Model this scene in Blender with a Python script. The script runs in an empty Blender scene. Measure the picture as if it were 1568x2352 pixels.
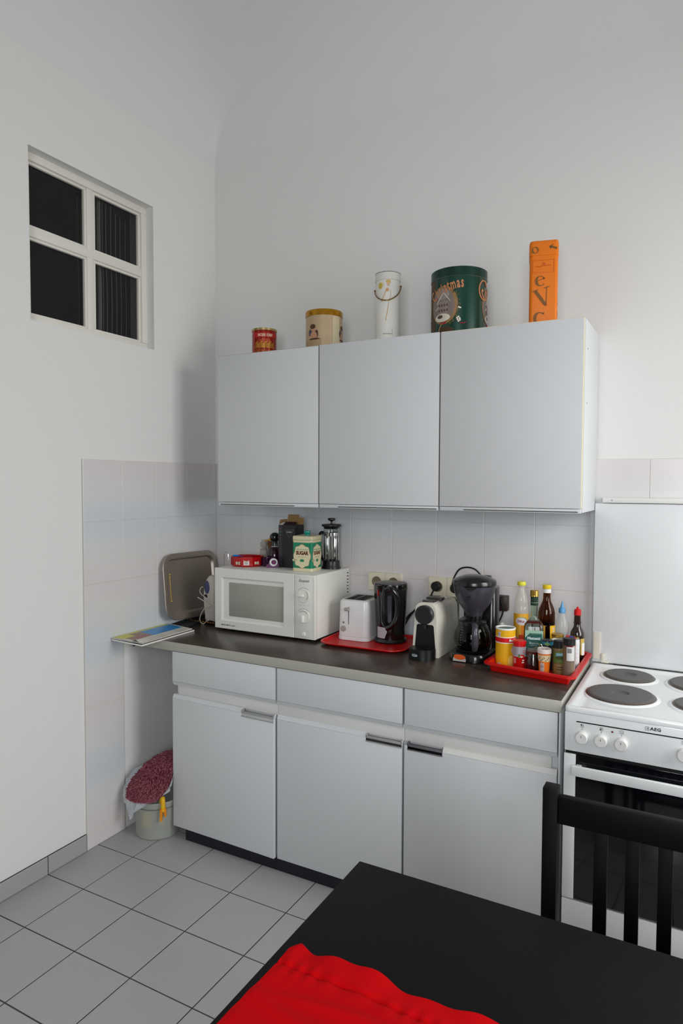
import bpy, bmesh, math, random
from mathutils import Vector, Matrix
random.seed(7)
PI = math.pi
SC = bpy.context.scene
COL = SC.collection

# ------------------------------------------------------------------ camera
cam_d = bpy.data.cameras.new('camera')
cam = bpy.data.objects.new('camera', cam_d)
COL.objects.link(cam)
F_PX, W_PX, H_PX = 1545.17, 1568, 2352
cam_d.sensor_fit = 'VERTICAL'
cam_d.sensor_height = 36.0
cam_d.sensor_width = 24.0
cam_d.lens = 36.0 * F_PX / H_PX
cam_d.clip_start = 0.05
cam_d.clip_end = 200
CAM = Vector((2.1466, -2.6522, 1.4719))
_y, _p, _r = (math.radians(a) for a in (-28.426, -2.4426, 0.1946))
_f = Vector((math.sin(_y) * math.cos(_p), math.cos(_y) * math.cos(_p), math.sin(_p)))
_R = _f.cross(Vector((0, 0, 1))).normalized()
_U = _R.cross(_f)
_R2 = _R * math.cos(_r) + _U * math.sin(_r)
_U2 = -_R * math.sin(_r) + _U * math.cos(_r)
_m = Matrix((_R2, _U2, -_f)).transposed().to_4x4()
_m.translation = CAM
cam.matrix_world = _m
SC.camera = cam

# ------------------------------------------------------------------ world, daylight, exposure
SC.view_settings.view_transform = 'Standard'
SC.view_settings.look = 'None'
SC.view_settings.gamma = 1.0
SC.view_settings.exposure = 0.0
SC.view_settings.use_curve_mapping = False
world = bpy.data.worlds.new('overcast_sky')
SC.world = world
world.use_nodes = True
world.node_tree.nodes['Background'].inputs[0].default_value = (0.80, 0.90, 1.0, 1)
world.node_tree.nodes['Background'].inputs[1].default_value = 1.0

RX, RY, ZC, CR = 3.45, -4.10, 3.42, 0.46        # room width, depth, ceiling height, cove radius

def area(name, loc, target, sx, sy, power, col):
    d = bpy.data.lights.new(name, 'AREA')
    d.shape = 'RECTANGLE'
    d.size, d.size_y, d.energy, d.color = sx, sy, power, col
    d.spread = math.radians(150)
    o = bpy.data.objects.new(name, d)
    COL.objects.link(o)
    o.location = loc
    o.rotation_euler = (Vector(target) - Vector(loc)).to_track_quat('-Z', 'Y').to_euler()
    return o
# daylight of the two windows outside the frame: one in the right wall, close to the cooker, one behind the camera
area('window_daylight_right', (RX + 0.16, -0.96, 1.72), (RX - 1, -0.96, 1.22), 1.10, 1.40, 30, (1.0, 0.99, 0.97))
area('window_daylight_rear', (2.55, RY - 0.20, 1.75), (2.30, RY + 1, 1.20), 1.30, 1.50, 41, (0.955, 0.98, 1.0))

# ------------------------------------------------------------------ materials
def lin(c):
    return tuple(((v / 255.) / 12.92 if v / 255. <= 0.04045 else ((v / 255. + 0.055) / 1.055) ** 2.4) for v in c) + (1,)
MATS = {}
def M(name, col=(200, 200, 200), rough=0.5, metal=0.0, trans=0.0, ior=1.45, coat=0.0, bump=0.0, bscale=60.0, emit=None, var=0.0, spec=None, alpha=1.0, sheen=0.0):
    if name in MATS:
        return MATS[name]
    m = bpy.data.materials.new(name)
    m.use_nodes = True
    nt = m.node_tree
    b = nt.nodes['Principled BSDF']
    b.inputs['Base Color'].default_value = lin(col)
    b.inputs['Roughness'].default_value = rough
    b.inputs['Metallic'].default_value = metal
    b.inputs['Transmission Weight'].default_value = trans
    b.inputs['IOR'].default_value = ior
    b.inputs['Coat Weight'].default_value = coat
    b.inputs['Alpha'].default_value = alpha
    b.inputs['Sheen Weight'].default_value = sheen
    if spec is not None:
        b.inputs['Specular IOR Level'].default_value = spec
    if emit:
        b.inputs['Emission Color'].default_value = lin(emit[0])
        b.inputs['Emission Strength'].default_value = emit[1]
    if bump or var:
        tc = nt.nodes.new('ShaderNodeTexCoord')
        nz = nt.nodes.new('ShaderNodeTexNoise')
        nz.inputs['Scale'].default_value = bscale
        nz.inputs['Detail'].default_value = 4
        nt.links.new(tc.outputs['Object'], nz.inputs['Vector'])
        if bump:
            bp = nt.nodes.new('ShaderNodeBump')
            bp.inputs['Strength'].default_value = bump
            bp.inputs['Distance'].default_value = 0.002
            nt.links.new(nz.outputs['Fac'], bp.inputs['Height'])
            nt.links.new(bp.outputs['Normal'], b.inputs['Normal'])
        if var:
            mx = nt.nodes.new('ShaderNodeMix')
            mx.data_type = 'RGBA'
            c = lin(col)
            mx.inputs[6].default_value = tuple(v * (1 - var) for v in c[:3]) + (1,)
            mx.inputs[7].default_value = tuple(min(1, v * (1 + var)) for v in c[:3]) + (1,)
            nt.links.new(nz.outputs['Fac'], mx.inputs[0])
            nt.links.new(mx.outputs[2], b.inputs['Base Color'])
    MATS[name] = m
    return m

ceilpaint = M('ceiling_paint', (223, 223, 222), 0.9, bump=0.2, bscale=90)
wallother = M('bounce_cut_grey', (128, 124, 118), 0.85, bump=0.3, bscale=90)  # made-up grey for the unseen walls, darkened to cut bounced light
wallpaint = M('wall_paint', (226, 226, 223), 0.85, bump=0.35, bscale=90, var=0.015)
cabwhite = M('cabinet_laminate', (206, 208, 210), 0.58, bump=0.05, bscale=300)
cabinner = M('cabinet_rail', (214, 214, 210), 0.5)
cream = M('cream_plastic', (222, 214, 190), 0.45)
white = M('white_plastic', (232, 232, 228), 0.35)
enamel = M('white_enamel', (234, 236, 237), 0.16, coat=0.4)
black = M('black_plastic', (17, 17, 19), 0.35)
blackgloss = M('black_gloss', (10, 10, 13), 0.12)
rubber = M('black_rubber', (12, 12, 13), 0.6)
blackwood = M('black_brown_wood', (13, 10, 11), 0.5, bump=0.12, bscale=40, var=0.15, spec=0.16)
steel = M('brushed_steel', (150, 142, 132), 0.28, metal=1.0)
chrome = M('chrome', (200, 200, 200), 0.1, metal=1.0)
gold = M('gold_metal', (205, 165, 80), 0.28, metal=1.0)
glass = M('clear_glass', (245, 248, 246), 0.02, trans=1.0, ior=1.45)
red = M('red_plastic', (196, 12, 10), 0.35)
ink = M('dark_ink', (40, 38, 40), 0.6)
paper = M('paper_white', (228, 226, 220), 0.6)

def tile_mat():
    m = M('wall_tile_glaze', (214, 212, 210), 0.22)
    nt = m.node_tree
    b = nt.nodes['Principled BSDF']
    g = nt.nodes.new('ShaderNodeNewGeometry')
    s = nt.nodes.new('ShaderNodeSeparateXYZ')
    nt.links.new(g.outputs['Position'], s.inputs[0])
    # the glaze fades to rose at every other joint and to blue at the joints between
    a = nt.nodes.new('ShaderNodeMath'); a.operation = 'SUBTRACT'; a.inputs[1].default_value = 1.5639
    k = nt.nodes.new('ShaderNodeMath'); k.operation = 'MULTIPLY'; k.inputs[1].default_value = 2 * PI / (2 * 0.2493)
    c = nt.nodes.new('ShaderNodeMath'); c.operation = 'COSINE'
    nt.links.new(s.outputs['Z'], a.inputs[0]); nt.links.new(a.outputs[0], k.inputs[0]); nt.links.new(k.outputs[0], c.inputs[0])
    n = nt.nodes.new('ShaderNodeTexNoise'); n.inputs['Scale'].default_value = 4; n.inputs['Detail'].default_value = 3
    nt.links.new(g.outputs['Position'], n.inputs['Vector'])
    ad = nt.nodes.new('ShaderNodeMath'); ad.operation = 'MULTIPLY_ADD'; ad.inputs[1].default_value = 0.5
    nt.links.new(n.outputs['Fac'], ad.inputs[0]); nt.links.new(c.outputs[0], ad.inputs[2])
    r = nt.nodes.new('ShaderNodeValToRGB')
    mr = nt.nodes.new('ShaderNodeMapRange')
    mr.inputs[1].default_value = -0.75; mr.inputs[2].default_value = 1.25
    nt.links.new(ad.outputs[0], mr.inputs[0]); nt.links.new(mr.outputs[0], r.inputs[0])
    cr = r.color_ramp
    cr.elements[0].position = 0.0; cr.elements[0].color = lin((205, 210, 215))
    cr.elements[1].position = 1.0; cr.elements[1].color = lin((216, 209, 209))
    e = cr.elements.new(0.3); e.color = lin((212, 213, 212))
    e = cr.elements.new(0.72); e.color = lin((213, 212, 210))
    nt.links.new(r.outputs[0], b.inputs['Base Color'])
    return m
walltile = tile_mat()
floortile = M('floor_tile_glaze', (165, 164, 165), 0.30, bump=0.06, bscale=25, var=0.02)
wallgrout = M('wall_grout', (205, 200, 196), 0.9)
floorgrout = M('floor_grout', (62, 60, 60), 0.9)

def worktop_mat():
    m = M('worktop_laminate', (74, 66, 60), 0.26, bump=0.08, bscale=120)
    nt = m.node_tree; b = nt.nodes['Principled BSDF']
    tc = nt.nodes.new('ShaderNodeTexCoord')
    n = nt.nodes.new('ShaderNodeTexNoise'); n.inputs['Scale'].default_value = 7; n.inputs['Detail'].default_value = 8; n.inputs['Roughness'].default_value = 0.7
    r = nt.nodes.new('ShaderNodeValToRGB')
    r.color_ramp.elements[0].position = 0.3; r.color_ramp.elements[0].color = lin((54, 45, 40))
    r.color_ramp.elements[1].position = 0.75; r.color_ramp.elements[1].color = lin((78, 67, 59))
    nt.links.new(tc.outputs['Object'], n.inputs['Vector']); nt.links.new(n.outputs['Fac'], r.inputs[0]); nt.links.new(r.outputs[0], b.inputs['Base Color'])
    return m
worktopm = worktop_mat()

# ------------------------------------------------------------------ mesh building
class G:
    def __init__(s):
        s.v, s.f = [], []
    def add(s, v, f):
        n = len(s.v)
        s.v += [tuple(p) for p in v]
        s.f += [tuple(i + n for i in q) for q in f]
        return s
    def box(s, x0, x1, y0, y1, z0, z1):
        v = [(x, y, z) for z in (z0, z1) for y in (y0, y1) for x in (x0, x1)]
        return s.add(v, [(0, 2, 3, 1), (4, 5, 7, 6), (0, 1, 5, 4), (1, 3, 7, 5), (3, 2, 6, 7), (2, 0, 4, 6)])
    def rbox(s, x0, x1, y0, y1, z0, z1, r=0.002, seg=2):
        bm = bmesh.new()
        t = G().box(x0, x1, y0, y1, z0, z1)
        vs = [bm.verts.new(p) for p in t.v]
        for q in t.f:
            bm.faces.new([vs[i] for i in q])
        bmesh.ops.bevel(bm, geom=bm.edges[:], offset=r, segments=seg, affect='EDGES', profile=0.5)
        bm.verts.index_update()
        s.add([v.co[:] for v in bm.verts], [[v.index for v in f.verts] for f in bm.faces])
        bm.free()
        return s
    def lathe(s, prof, seg=32, cx=0, cy=0):
        v, f, rings = [], [], []
        for r, z in prof:
            if r <= 1e-6:
                rings.append([len(v)]); v.append((cx, cy, z))
            else:
                rings.append(list(range(len(v), len(v) + seg)))
                v += [(cx + r * math.cos(2 * PI * i / seg), cy + r * math.sin(2 * PI * i / seg), z) for i in range(seg)]
        for a, b in zip(rings, rings[1:]):
            for i in range(seg):
                j = (i + 1) % seg
                if len(a) == 1 and len(b) == 1: continue
                if len(a) == 1: f.append((a[0], b[j], b[i]))
                elif len(b) == 1: f.append((a[i], a[j], b[0]))
                else: f.append((a[i], a[j], b[j], b[i]))
        return s.add(v, f)
    def disc(s, c, n, r, h, seg=24, bev=0.0):
        """short cylinder from c along n"""
        t = G()
        if bev: t.lathe([(0, 0), (r, 0), (r, h - bev), (r - bev, h), (0, h)], seg)
        else: t.lathe([(0, 0), (r, 0), (r, h), (0, h)], seg)
        q = Vector((0, 0, 1)).rotation_difference(Vector(n).normalized())
        return s.add([tuple(q @ Vector(p) + Vector(c)) for p in t.v], t.f)
    def sphere(s, c, rx, ry=None, rz=None, seg=20, ring=12):
        ry = ry or rx; rz = rz or rx
        t = G().lathe([(math.sin(PI * i / ring), -math.cos(PI * i / ring)) for i in range(ring + 1)], seg)
        return s.add([(c[0] + p[0] * rx, c[1] + p[1] * ry, c[2] + p[2] * rz) for p in t.v], t.f)
    def tube(s, pts, r, seg=8, sub=6, closed=False, flat=1.0):
        P = [Vector(p) for p in pts]
        if sub > 1 and len(P) > 2:
            Q = []
            n = len(P)
            for i in range(n if closed else n - 1):
                p0 = P[(i - 1) % n] if closed else P[max(i - 1, 0)]
                p1 = P[i]; p2 = P[(i + 1) % n]
                p3 = P[(i + 2) % n] if closed else P[min(i + 2, n - 1)]
                for k in range(sub):
                    t = k / sub
                    Q.append(0.5 * ((2 * p1) + (-p0 + p2) * t + (2 * p0 - 5 * p1 + 4 * p2 - p3) * t * t + (-p0 + 3 * p1 - 3 * p2 + p3) * t ** 3))
            if not closed: Q.append(P[-1])
            P = Q
        v, f = [], []
        nrm = None
        n = len(P)
        for i, p in enumerate(P):
            if closed: t = (P[(i + 1) % n] - P[i - 1]).normalized()
            else: t = (P[min(i + 1, n - 1)] - P[max(i - 1, 0)]).normalized()
            if nrm is None:
                nrm = t.orthogonal().normalized()
            nrm = (nrm - t * nrm.dot(t)).normalized()
            b = t.cross(nrm)
            rr = r[min(int(i * len(r) / n), len(r) - 1)] if isinstance(r, (list, tuple)) else r
            for k in range(seg):
                a = 2 * PI * k / seg
                v.append(tuple(p + nrm * rr * math.cos(a) + b * rr * flat * math.sin(a)))
        for i in range(n if closed else n - 1):
            for k in range(seg):
                a, b2 = i * seg + k, i * seg + (k + 1) % seg
                c, d = ((i + 1) % n) * seg + (k + 1) % seg, ((i + 1) % n) * seg + k
                f.append((a, b2, c, d))
        if not closed:
            f.append(tuple(range(seg))[::-1]); f.append(tuple(range((n - 1) * seg, n * seg)))
        return s.add(v, f)
    def loft(s, w, d, r, rings, seg=5, cx=0, cy=0, caps=True):
        """stack of rounded rectangles; rings = (outward offset, z)"""
        loops, v, f = [], [], []
        for off, z in rings:
            hw, hd = w / 2 + off, d / 2 + off
            rr = max(min(r + off, hw, hd), 0.0004)
            L = []
            for qx, qy, a0 in ((1, 1, 0), (-1, 1, PI / 2), (-1, -1, PI), (1, -1, 1.5 * PI)):
                for k in range(seg + 1):
                    a = a0 + PI / 2 * k / seg
                    L.append(len(v)); v.append((cx + qx * (hw - rr) + rr * math.cos(a), cy + qy * (hd - rr) + rr * math.sin(a), z))
            loops.append(L)
        n = len(loops[0])
        for a, b in zip(loops, loops[1:]):
            for i in range(n):
                j = (i + 1) % n
                f.append((a[i], a[j], b[j], b[i]))
        if caps:
            f.append(tuple(loops[0][::-1])); f.append(tuple(loops[-1]))
        return s.add(v, f)
    def prism(s, poly, z0, z1):
        n = len(poly)
        v = [(x, y, z0) for x, y in poly] + [(x, y, z1) for x, y in poly]
        f = [tuple(range(n))[::-1], tuple(range(n, 2 * n))] + [(i, (i + 1) % n, n + (i + 1) % n, n + i) for i in range(n)]
        return s.add(v, f)
    def map(s, fn):
        s.v = [tuple(fn(*p)) for p in s.v]
        return s
    def rot(s, ax, deg, c=(0, 0, 0)):
        R = Matrix.Rotation(math.radians(deg), 3, ax); c = Vector(c)
        s.v = [tuple(R @ (Vector(p) - c) + c) for p in s.v]
        return s
    def move(s, x, y, z):
        s.v = [(p[0] + x, p[1] + y, p[2] + z) for p in s.v]
        return s
    def upright(s):
        """(x,y,z) -> (x,-z,y): a drawing in the xy plane stands up and faces -Y"""
        s.v = [(x, -z, y) for x, y, z in s.v]
        return s
    def patch(s, x0, x1, z0, z1, t=0.0004, nx=8, nz=1):
        """thin sheet in the drawing plane (x,y), thickness along z, fine enough to be wrapped round a cylinder"""
        v, f = [], []
        for k in (0, 1):
            for j in range(nz + 1):
                for i in range(nx + 1):
                    v.append((x0 + (x1 - x0) * i / nx, z0 + (z1 - z0) * j / nz, t * k))
        w = nx + 1; o = w * (nz + 1)
        for j in range(nz):
            for i in range(nx):
                a = j * w + i
                f.append((a, a + w, a + w + 1, a + 1)); f.append((o + a, o + a + 1, o + a + w + 1, o + a + w))
        bd = [i for i in range(nx)] + [nx + j * w for j in range(nz)] + [nz * w + nx - i for i in range(nx)] + [(nz - j) * w for j in range(nz)]
        for i in range(len(bd)):
            a, b = bd[i], bd[(i + 1) % len(bd)]
            f.append((a, b, o + b, o + a))
        return s.add(v, f)
    def oval(s, cx, cy, rx, ry, t=0.0004, seg=20, z=0.0):
        return s.prism([(cx + rx * math.cos(2 * PI * i / seg), cy + ry * math.sin(2 * PI * i / seg)) for i in range(seg)], z, z + t)
    def ovalfan(s, cx, cy, rx, ry, t=0.0004, seg=20, rings=4):
        """finely ringed oval, fit for wrapping"""
        v = [(cx, cy, t)]; f = []
        for k in range(1, rings + 1):
            for i in range(seg):
                a = 2 * PI * i / seg
                v.append((cx + rx * k / rings * math.cos(a), cy + ry * k / rings * math.sin(a), t))
        for i in range(seg):
            f.append((0, 1 + i, 1 + (i + 1) % seg))
        for k in range(rings - 1):
            for i in range(seg):
                a = 1 + k * seg + i; b = 1 + k * seg + (i + 1) % seg
                f.append((a, a + seg, b + seg, b))
        return s.add(v, f)

def text(txt, size=0.01, x=0, y=0, depth=0.0003, bold=0.0, shear=0.0, align='CENTER', spacing=1.0, sx=1.0):
    c = bpy.data.curves.new('lettering_curve', 'FONT')
    c.body = txt; c.size = size; c.align_x = align; c.align_y = 'CENTER'
    c.extrude = depth / 2; c.offset = bold * size; c.shear = shear; c.space_character = spacing
    c.resolution_u = 3
    o = bpy.data.objects.new('lettering_tmp', c)
    COL.objects.link(o)
    me = bpy.data.meshes.new_from_object(o.evaluated_get(bpy.context.evaluated_depsgraph_get()))
    g = G().add([(v.co.x * sx + x, v.co.y + y, v.co.z + depth / 2) for v in me.vertices], [tuple(p.vertices) for p in me.polygons])
    bpy.data.objects.remove(o); bpy.data.curves.remove(c); bpy.data.meshes.remove(me)
    return g

def wrap(r, lift=0.0005):
    """drawing (x along the girth, y up, z out) wrapped on a cylinder of radius r, centred on -Y"""
    return lambda x, y, z: ((r + lift + z) * math.sin(x / r), -(r + lift + z) * math.cos(x / r), y)
def wrapc(fr, lift=0.0005):
    """same on a cone: fr(z) gives the radius"""
    def fn(x, y, z):
        r = fr(y); return ((r + lift + z) * math.sin(x / r), -(r + lift + z) * math.cos(x / r), y)
    return fn

def build(name, g, mat, parent=None, smooth=35, loc=None, rz=None, kind=None, label=None, mods=None):
    me = bpy.data.meshes.new(name)
    me.from_pydata(g.v, [], g.f)
    me.validate()
    if smooth:
        me.polygons.foreach_set('use_smooth', [True] * len(me.polygons))
        me.set_sharp_from_angle(angle=math.radians(smooth))
    me.materials.append(mat)
    o = bpy.data.objects.new(name, me)
    COL.objects.link(o)
    if parent: o.parent = parent
    if loc: o.location = loc
    if rz is not None: o.rotation_euler.z = rz
    if kind: o['kind'] = kind
    if label: o['label'] = label
    return o

def recalc(g):
    bm = bmesh.new()
    vs = [bm.verts.new(p) for p in g.v]
    for q in g.f:
        try: bm.faces.new([vs[i] for i in q])
        except ValueError: pass
    bmesh.ops.recalc_face_normals(bm, faces=bm.faces[:])
    bm.verts.index_update()
    h = G().add([v.co[:] for v in bm.verts], [[v.index for v in f.verts] for f in bm.faces])
    bm.free()
    return h

def thing(name, label, cat, loc=(0, 0, 0), rz=0.0, group=None):
    o = bpy.data.objects.new(name, None)
    COL.objects.link(o)
    o.empty_display_size = 0.05
    o.location = loc; o.rotation_euler.z = rz
    o['label'] = label; o['category'] = cat
    if group: o['group'] = group
    return o
def tag(o, label, cat, group=None):
    o['label'] = label; o['category'] = cat
    if group: o['group'] = group
    return o
def face(x, y):
    """turn of a label that looks out into the room"""
    return math.atan2(CAM.y - y, CAM.x - x) + PI / 2
def copy_obj(o, parent, loc):
    c = o.copy(); COL.objects.link(c); c.parent = parent; c.location = loc
    return c

# ================================================================== the room
WZ = 0.822        # worktop height
WT = 0.14         # wall thickness
TT = 0.008        # tile thickness
ZT = 1.5639       # top of the tiling
TH, TW = 0.2493, 0.20
FT = 0.239        # floor tile

def wall_with_hole(lo, hi, z0, z1, h):
    """slabs round an opening; lo/hi along the wall, h = (a0,a1,z0,z1)"""
    a0, a1, b0, b1 = h
    return [(lo, a0, z0, z1), (a1, hi, z0, z1), (a0, a1, z0, b0), (a0, a1, b1, z1)]

g = G()
WIN = (-1.036, -0.420, 2.055, 2.672)
for a0, a1, z0, z1 in wall_with_hole(RY, WT, -0.05, 3.0, WIN):
    g.box(-WT, 0, a0, a1, z0, z1)
wall_left = build('wall_left', g, wallpaint, kind='structure', smooth=0)
wall_back = build('wall_back', G().box(-0.0, RX + WT, 0, WT, -0.05, 3.0), wallpaint, kind='structure', smooth=0)
g = G()
for a0, a1, z0, z1 in wall_with_hole(RY - WT, 0, -0.05, 3.0, (-1.60, -0.35, 0.88, 2.55)):
    g.box(RX, RX + WT, a0, a1, z0, z1)
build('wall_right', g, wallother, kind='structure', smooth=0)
g = G()
for a0, a1, z0, z1 in wall_with_hole(-WT, RX, -0.05, 3.0, (1.80, 3.30, 0.88, 2.62)):
    g.box(a0, a1, RY - WT, RY, z0, z1)
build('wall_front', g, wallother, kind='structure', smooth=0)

# coved ceiling
g = G(); v = []; f = []
n, cs = 16, 6
rings = []
for k in range(n + 1):
    a = PI / 2 * k / n
    d = CR * (1 - math.cos(a)); z = 3.0 + (ZC - 3.0) * math.sin(a)
    cr_ = d * 1.25                                  # the plaster rounds the corners as it rises
    L = []
    for (qx, qy, a0) in ((d, -d, PI / 2), (RX - d, -d, 0), (RX - d, RY + d, -PI / 2), (d, RY + d, PI)):
        sx_, sy_ = (1 if qx < RX / 2 else -1), (-1 if qy > RY / 2 else 1)
        for j in range(cs + 1):
            b_ = a0 + PI / 2 * (1 - j / cs)
            L.append(len(v)); v.append((qx + sx_ * cr_ + cr_ * math.cos(b_), qy + sy_ * cr_ + cr_ * math.sin(b_), z))
    rings.append(L)
N_ = len(rings[0])
for A, B in zip(rings, rings[1:]):
    for i in range(N_):
        j = (i + 1) % N_
        f.append((A[i], A[j], B[j], B[i]))
f.append(tuple(rings[-1]))
m0 = len(v)
v += [(-WT, WT, 3.0), (RX + WT, WT, 3.0), (RX + WT, RY - WT, 3.0), (-WT, RY - WT, 3.0), (-WT, WT, ZC + 0.1), (RX + WT, WT, ZC + 0.1), (RX + WT, RY - WT, ZC + 0.1), (-WT, RY - WT, ZC + 0.1)]
cor = [cs // 2 + i * (cs + 1) for i in range(4)]
for i in range(4):
    j = (i + 1) % 4
    f.append((m0 + i, m0 + j, m0 + 4 + j, m0 + 4 + i))
    f.append((rings[0][cor[i]], rings[0][cor[j]], m0 + j, m0 + i))
f.append((m0 + 4, m0 + 5, m0 + 6, m0 + 7))
ceiling = build('ceiling', recalc(G().add(v, f)), ceilpaint, kind='structure', smooth=30)

# floor with its tiles
floor = build('floor', G().box(-WT, RX + WT, RY - WT, WT, -0.10, -0.0015), floorgrout, kind='structure', smooth=0)
gx0, gy0, gap = 0.1961, -0.7653, 0.0022
far = G()
mesh_cache = {}
def tile_mesh(w, h, t, r, mat, key):
    k = (round(w, 4), round(h, 4), key)
    if k not in mesh_cache:
        me = bpy.data.meshes.new('tile')
        gg = G().add([(-w/2, -h/2, 0), (w/2, -h/2, 0), (w/2, h/2, 0), (-w/2, h/2, 0), (-w/2, -h/2, t - r), (w/2, -h/2, t - r), (w/2, h/2, t - r), (-w/2, h/2, t - r),
                      (-w/2 + r, -h/2 + r, t), (w/2 - r, -h/2 + r, t), (w/2 - r, h/2 - r, t), (-w/2 + r, h/2 - r, t)],
                     [(3, 2, 1, 0), (8, 9, 10, 11)] + [(i, (i + 1) % 4, 4 + (i + 1) % 4, 4 + i) for i in range(4)] + [(4 + i, 4 + (i + 1) % 4, 8 + (i + 1) % 4, 8 + i) for i in range(4)])
        me.from_pydata(gg.v, [], gg.f); me.materials.append(mat)
        mesh_cache[k] = me
    return mesh_cache[k]
for i in range(-1, 14):
    for j in range(-4, 15):
        x0, x1 = max(gx0 + i * FT, 0), min(gx0 + (i + 1) * FT, RX)
        y1, y0 = min(gy0 - (j - 0) * FT, 0), max(gy0 - (j + 1) * FT, RY)
        if x1 - x0 < 0.02 or y1 - y0 < 0.02: continue
        x0 += gap; x1 -= gap; y0 += gap; y1 -= gap
        if x1 < 2.9 and y1 > -2.9:
            o = bpy.data.objects.new('tile', tile_mesh(x1 - x0, y1 - y0, 0.006, 0.0008, floortile, 'f'))
            COL.objects.link(o); o.parent = floor
            o.location = ((x0 + x1) / 2, (y0 + y1) / 2, -0.006 + random.uniform(-0.0002, 0.0002))
        else:
            far.box(x0, x1, y0, y1, -0.006, 0)
o = build('distant_tiles', far, floortile, floor, kind='stuff', smooth=0)

# wall tiles
def tile_left(y0, y1, z0, z1, parent=wall_left, gp=0.0009):
    w, h = y1 - y0 - 2 * gp, z1 - z0 - 2 * gp
    o = bpy.data.objects.new('tile', tile_mesh(w, h, TT, 0.0012, walltile, 'w'))
    COL.objects.link(o); o.parent = parent
    o.matrix_local = Matrix.Translation((0, (y0 + y1) / 2, (z0 + z1) / 2)) @ Matrix(((0, 0, 1, 0), (1, 0, 0, 0), (0, 1, 0, 0), (0, 0, 0, 1)))
def tile_back(x0, x1, z0, z1, gp=0.0009):
    w, h = x1 - x0 - 2 * gp, z1 - z0 - 2 * gp
    o = bpy.data.objects.new('tile', tile_mesh(w, h, TT, 0.0012, walltile, 'w'))
    COL.objects.link(o); o.parent = wall_back
    o.matrix_local = Matrix.Translation(((x0 + x1) / 2, 0, (z0 + z1) / 2)) @ Matrix(((1, 0, 0, 0), (0, 0, -1, 0), (0, 1, 0, 0), (0, 0, 0, 1)))
ys = [-0.8215, -0.6223, -0.4231, -0.2239, -0.0247, -0.009]
for c in range(5):
    rows = 6 if c == 0 else 3
    for k in range(rows):
        tile_left(ys[c], ys[c + 1], ZT - (k + 1) * TH, ZT - k * TH)
tile_left(ys[0], ys[1], 0.002, ZT - 6 * TH)
build('grout', G().box(0, TT - 0.0012, ys[0], -0.0, ZT - 3 * TH, ZT).box(0, TT - 0.0012, ys[0], ys[1], 0.001, ZT - 3 * TH), wallgrout, wall_left, smooth=0)
xs = [0.009] + [0.1611 + 0.2008 * i for i in range(0, 17)]
for a, b in zip(xs, xs[1:]):
    if b > RX: break
    for k in range(3):
        tile_back(a, b, ZT - (k + 1) * TH, ZT - k * TH)
build('grout', G().box(0, 3.3, -(TT - 0.0012), 0, ZT - 3 * TH, ZT), wallgrout, wall_back, smooth=0)

# tiled skirting on the left wall
sk = build('baseboard_left', G().box(0, 0.006, RY, -0.824, 0, 0.068), floorgrout, kind='structure', smooth=0)
y = -0.824
for ln in (0.181, 0.239, 0.239, 0.239, 0.239, 0.239, 0.239, 0.239, 0.239, 0.239, 0.239, 0.239, 0.239):
    y0 = y - ln
    if y0 < RY: break
    o = bpy.data.objects.new('tile', tile_mesh(ln - 0.004, 0.066, 0.008, 0.0012, floortile, 'b'))
    COL.objects.link(o); o.parent = sk
    o.matrix_local = Matrix.Translation((0.0022, (y + y0) / 2, 0.035)) @ Matrix(((0, 0, 1, 0), (1, 0, 0, 0), (0, 1, 0, 0), (0, 0, 0, 1)))
    y = y0

# inner window in the left wall
GLINTS = [(-0.632, 0.0085, 0.61), (-0.612, 0.0012, 0.60), (-0.592, 0.0013, 0.58), (-0.566, 0.0013, 0.58), (-0.540, 0.0012, 0.56), (-0.514, 0.0009, 0.55), (-0.486, 0.0008, 0.55), (-0.702, 0.0011, 0.56), (-0.720, 0.0008, 0.56), (-0.738, 0.0006, 0.56)]  # pale strips added behind the panes, imitating bright streaks in the reeded glass
frame_m = M('window_frame_paint', (226, 223, 214), 0.45)
D = -0.04
y0, y1, z0, z1 = WIN
win = build('window_1', G().rbox(D - 0.045, D, y0, y1, z1 - 0.030, z1, 0.003).rbox(D - 0.045, D, y0, y1, z0, z0 + 0.030, 0.003)
            .rbox(D - 0.045, D, y0, y0 + 0.030, z0 + 0.0301, z1 - 0.0301, 0.001).rbox(D - 0.045, D, y1 - 0.030, y1, z0 + 0.0301, z1 - 0.0301, 0.001), frame_m, kind='structure')
ym, zm = -0.722, 2.387
build('glazing_bar', G().rbox(D - 0.032, D - 0.006, ym - 0.017, ym + 0.017, z0 + 0.028, z1 - 0.028, 0.005), frame_m, win)
build('glazing_bar', G().rbox(D - 0.034, D - 0.004, y0 + 0.028, y1 - 0.028, zm - 0.017, zm + 0.017, 0.005), frame_m, win)
for (a, b) in ((y0 + 0.030, ym - 0.017), (ym + 0.017, y1 - 0.030)):
    for (c, d) in ((z0 + 0.030, zm - 0.017), (zm + 0.017, z1 - 0.030)):
        build('glazing_bead', G().rbox(D - 0.026, D - 0.010, a, b, d - 0.010, d, 0.002).rbox(D - 0.026, D - 0.010, a, b, c, c + 0.010, 0.002)
              .rbox(D - 0.026, D - 0.010, a, a + 0.010, c + 0.0098, d - 0.0098, 0.0005).rbox(D - 0.026, D - 0.010, b - 0.010, b, c + 0.0098, d - 0.0098, 0.0005), frame_m, win)
ribglass = M('reeded_glass', (22, 24, 25), 0.08, alpha=0.45, ior=1.5)
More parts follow.
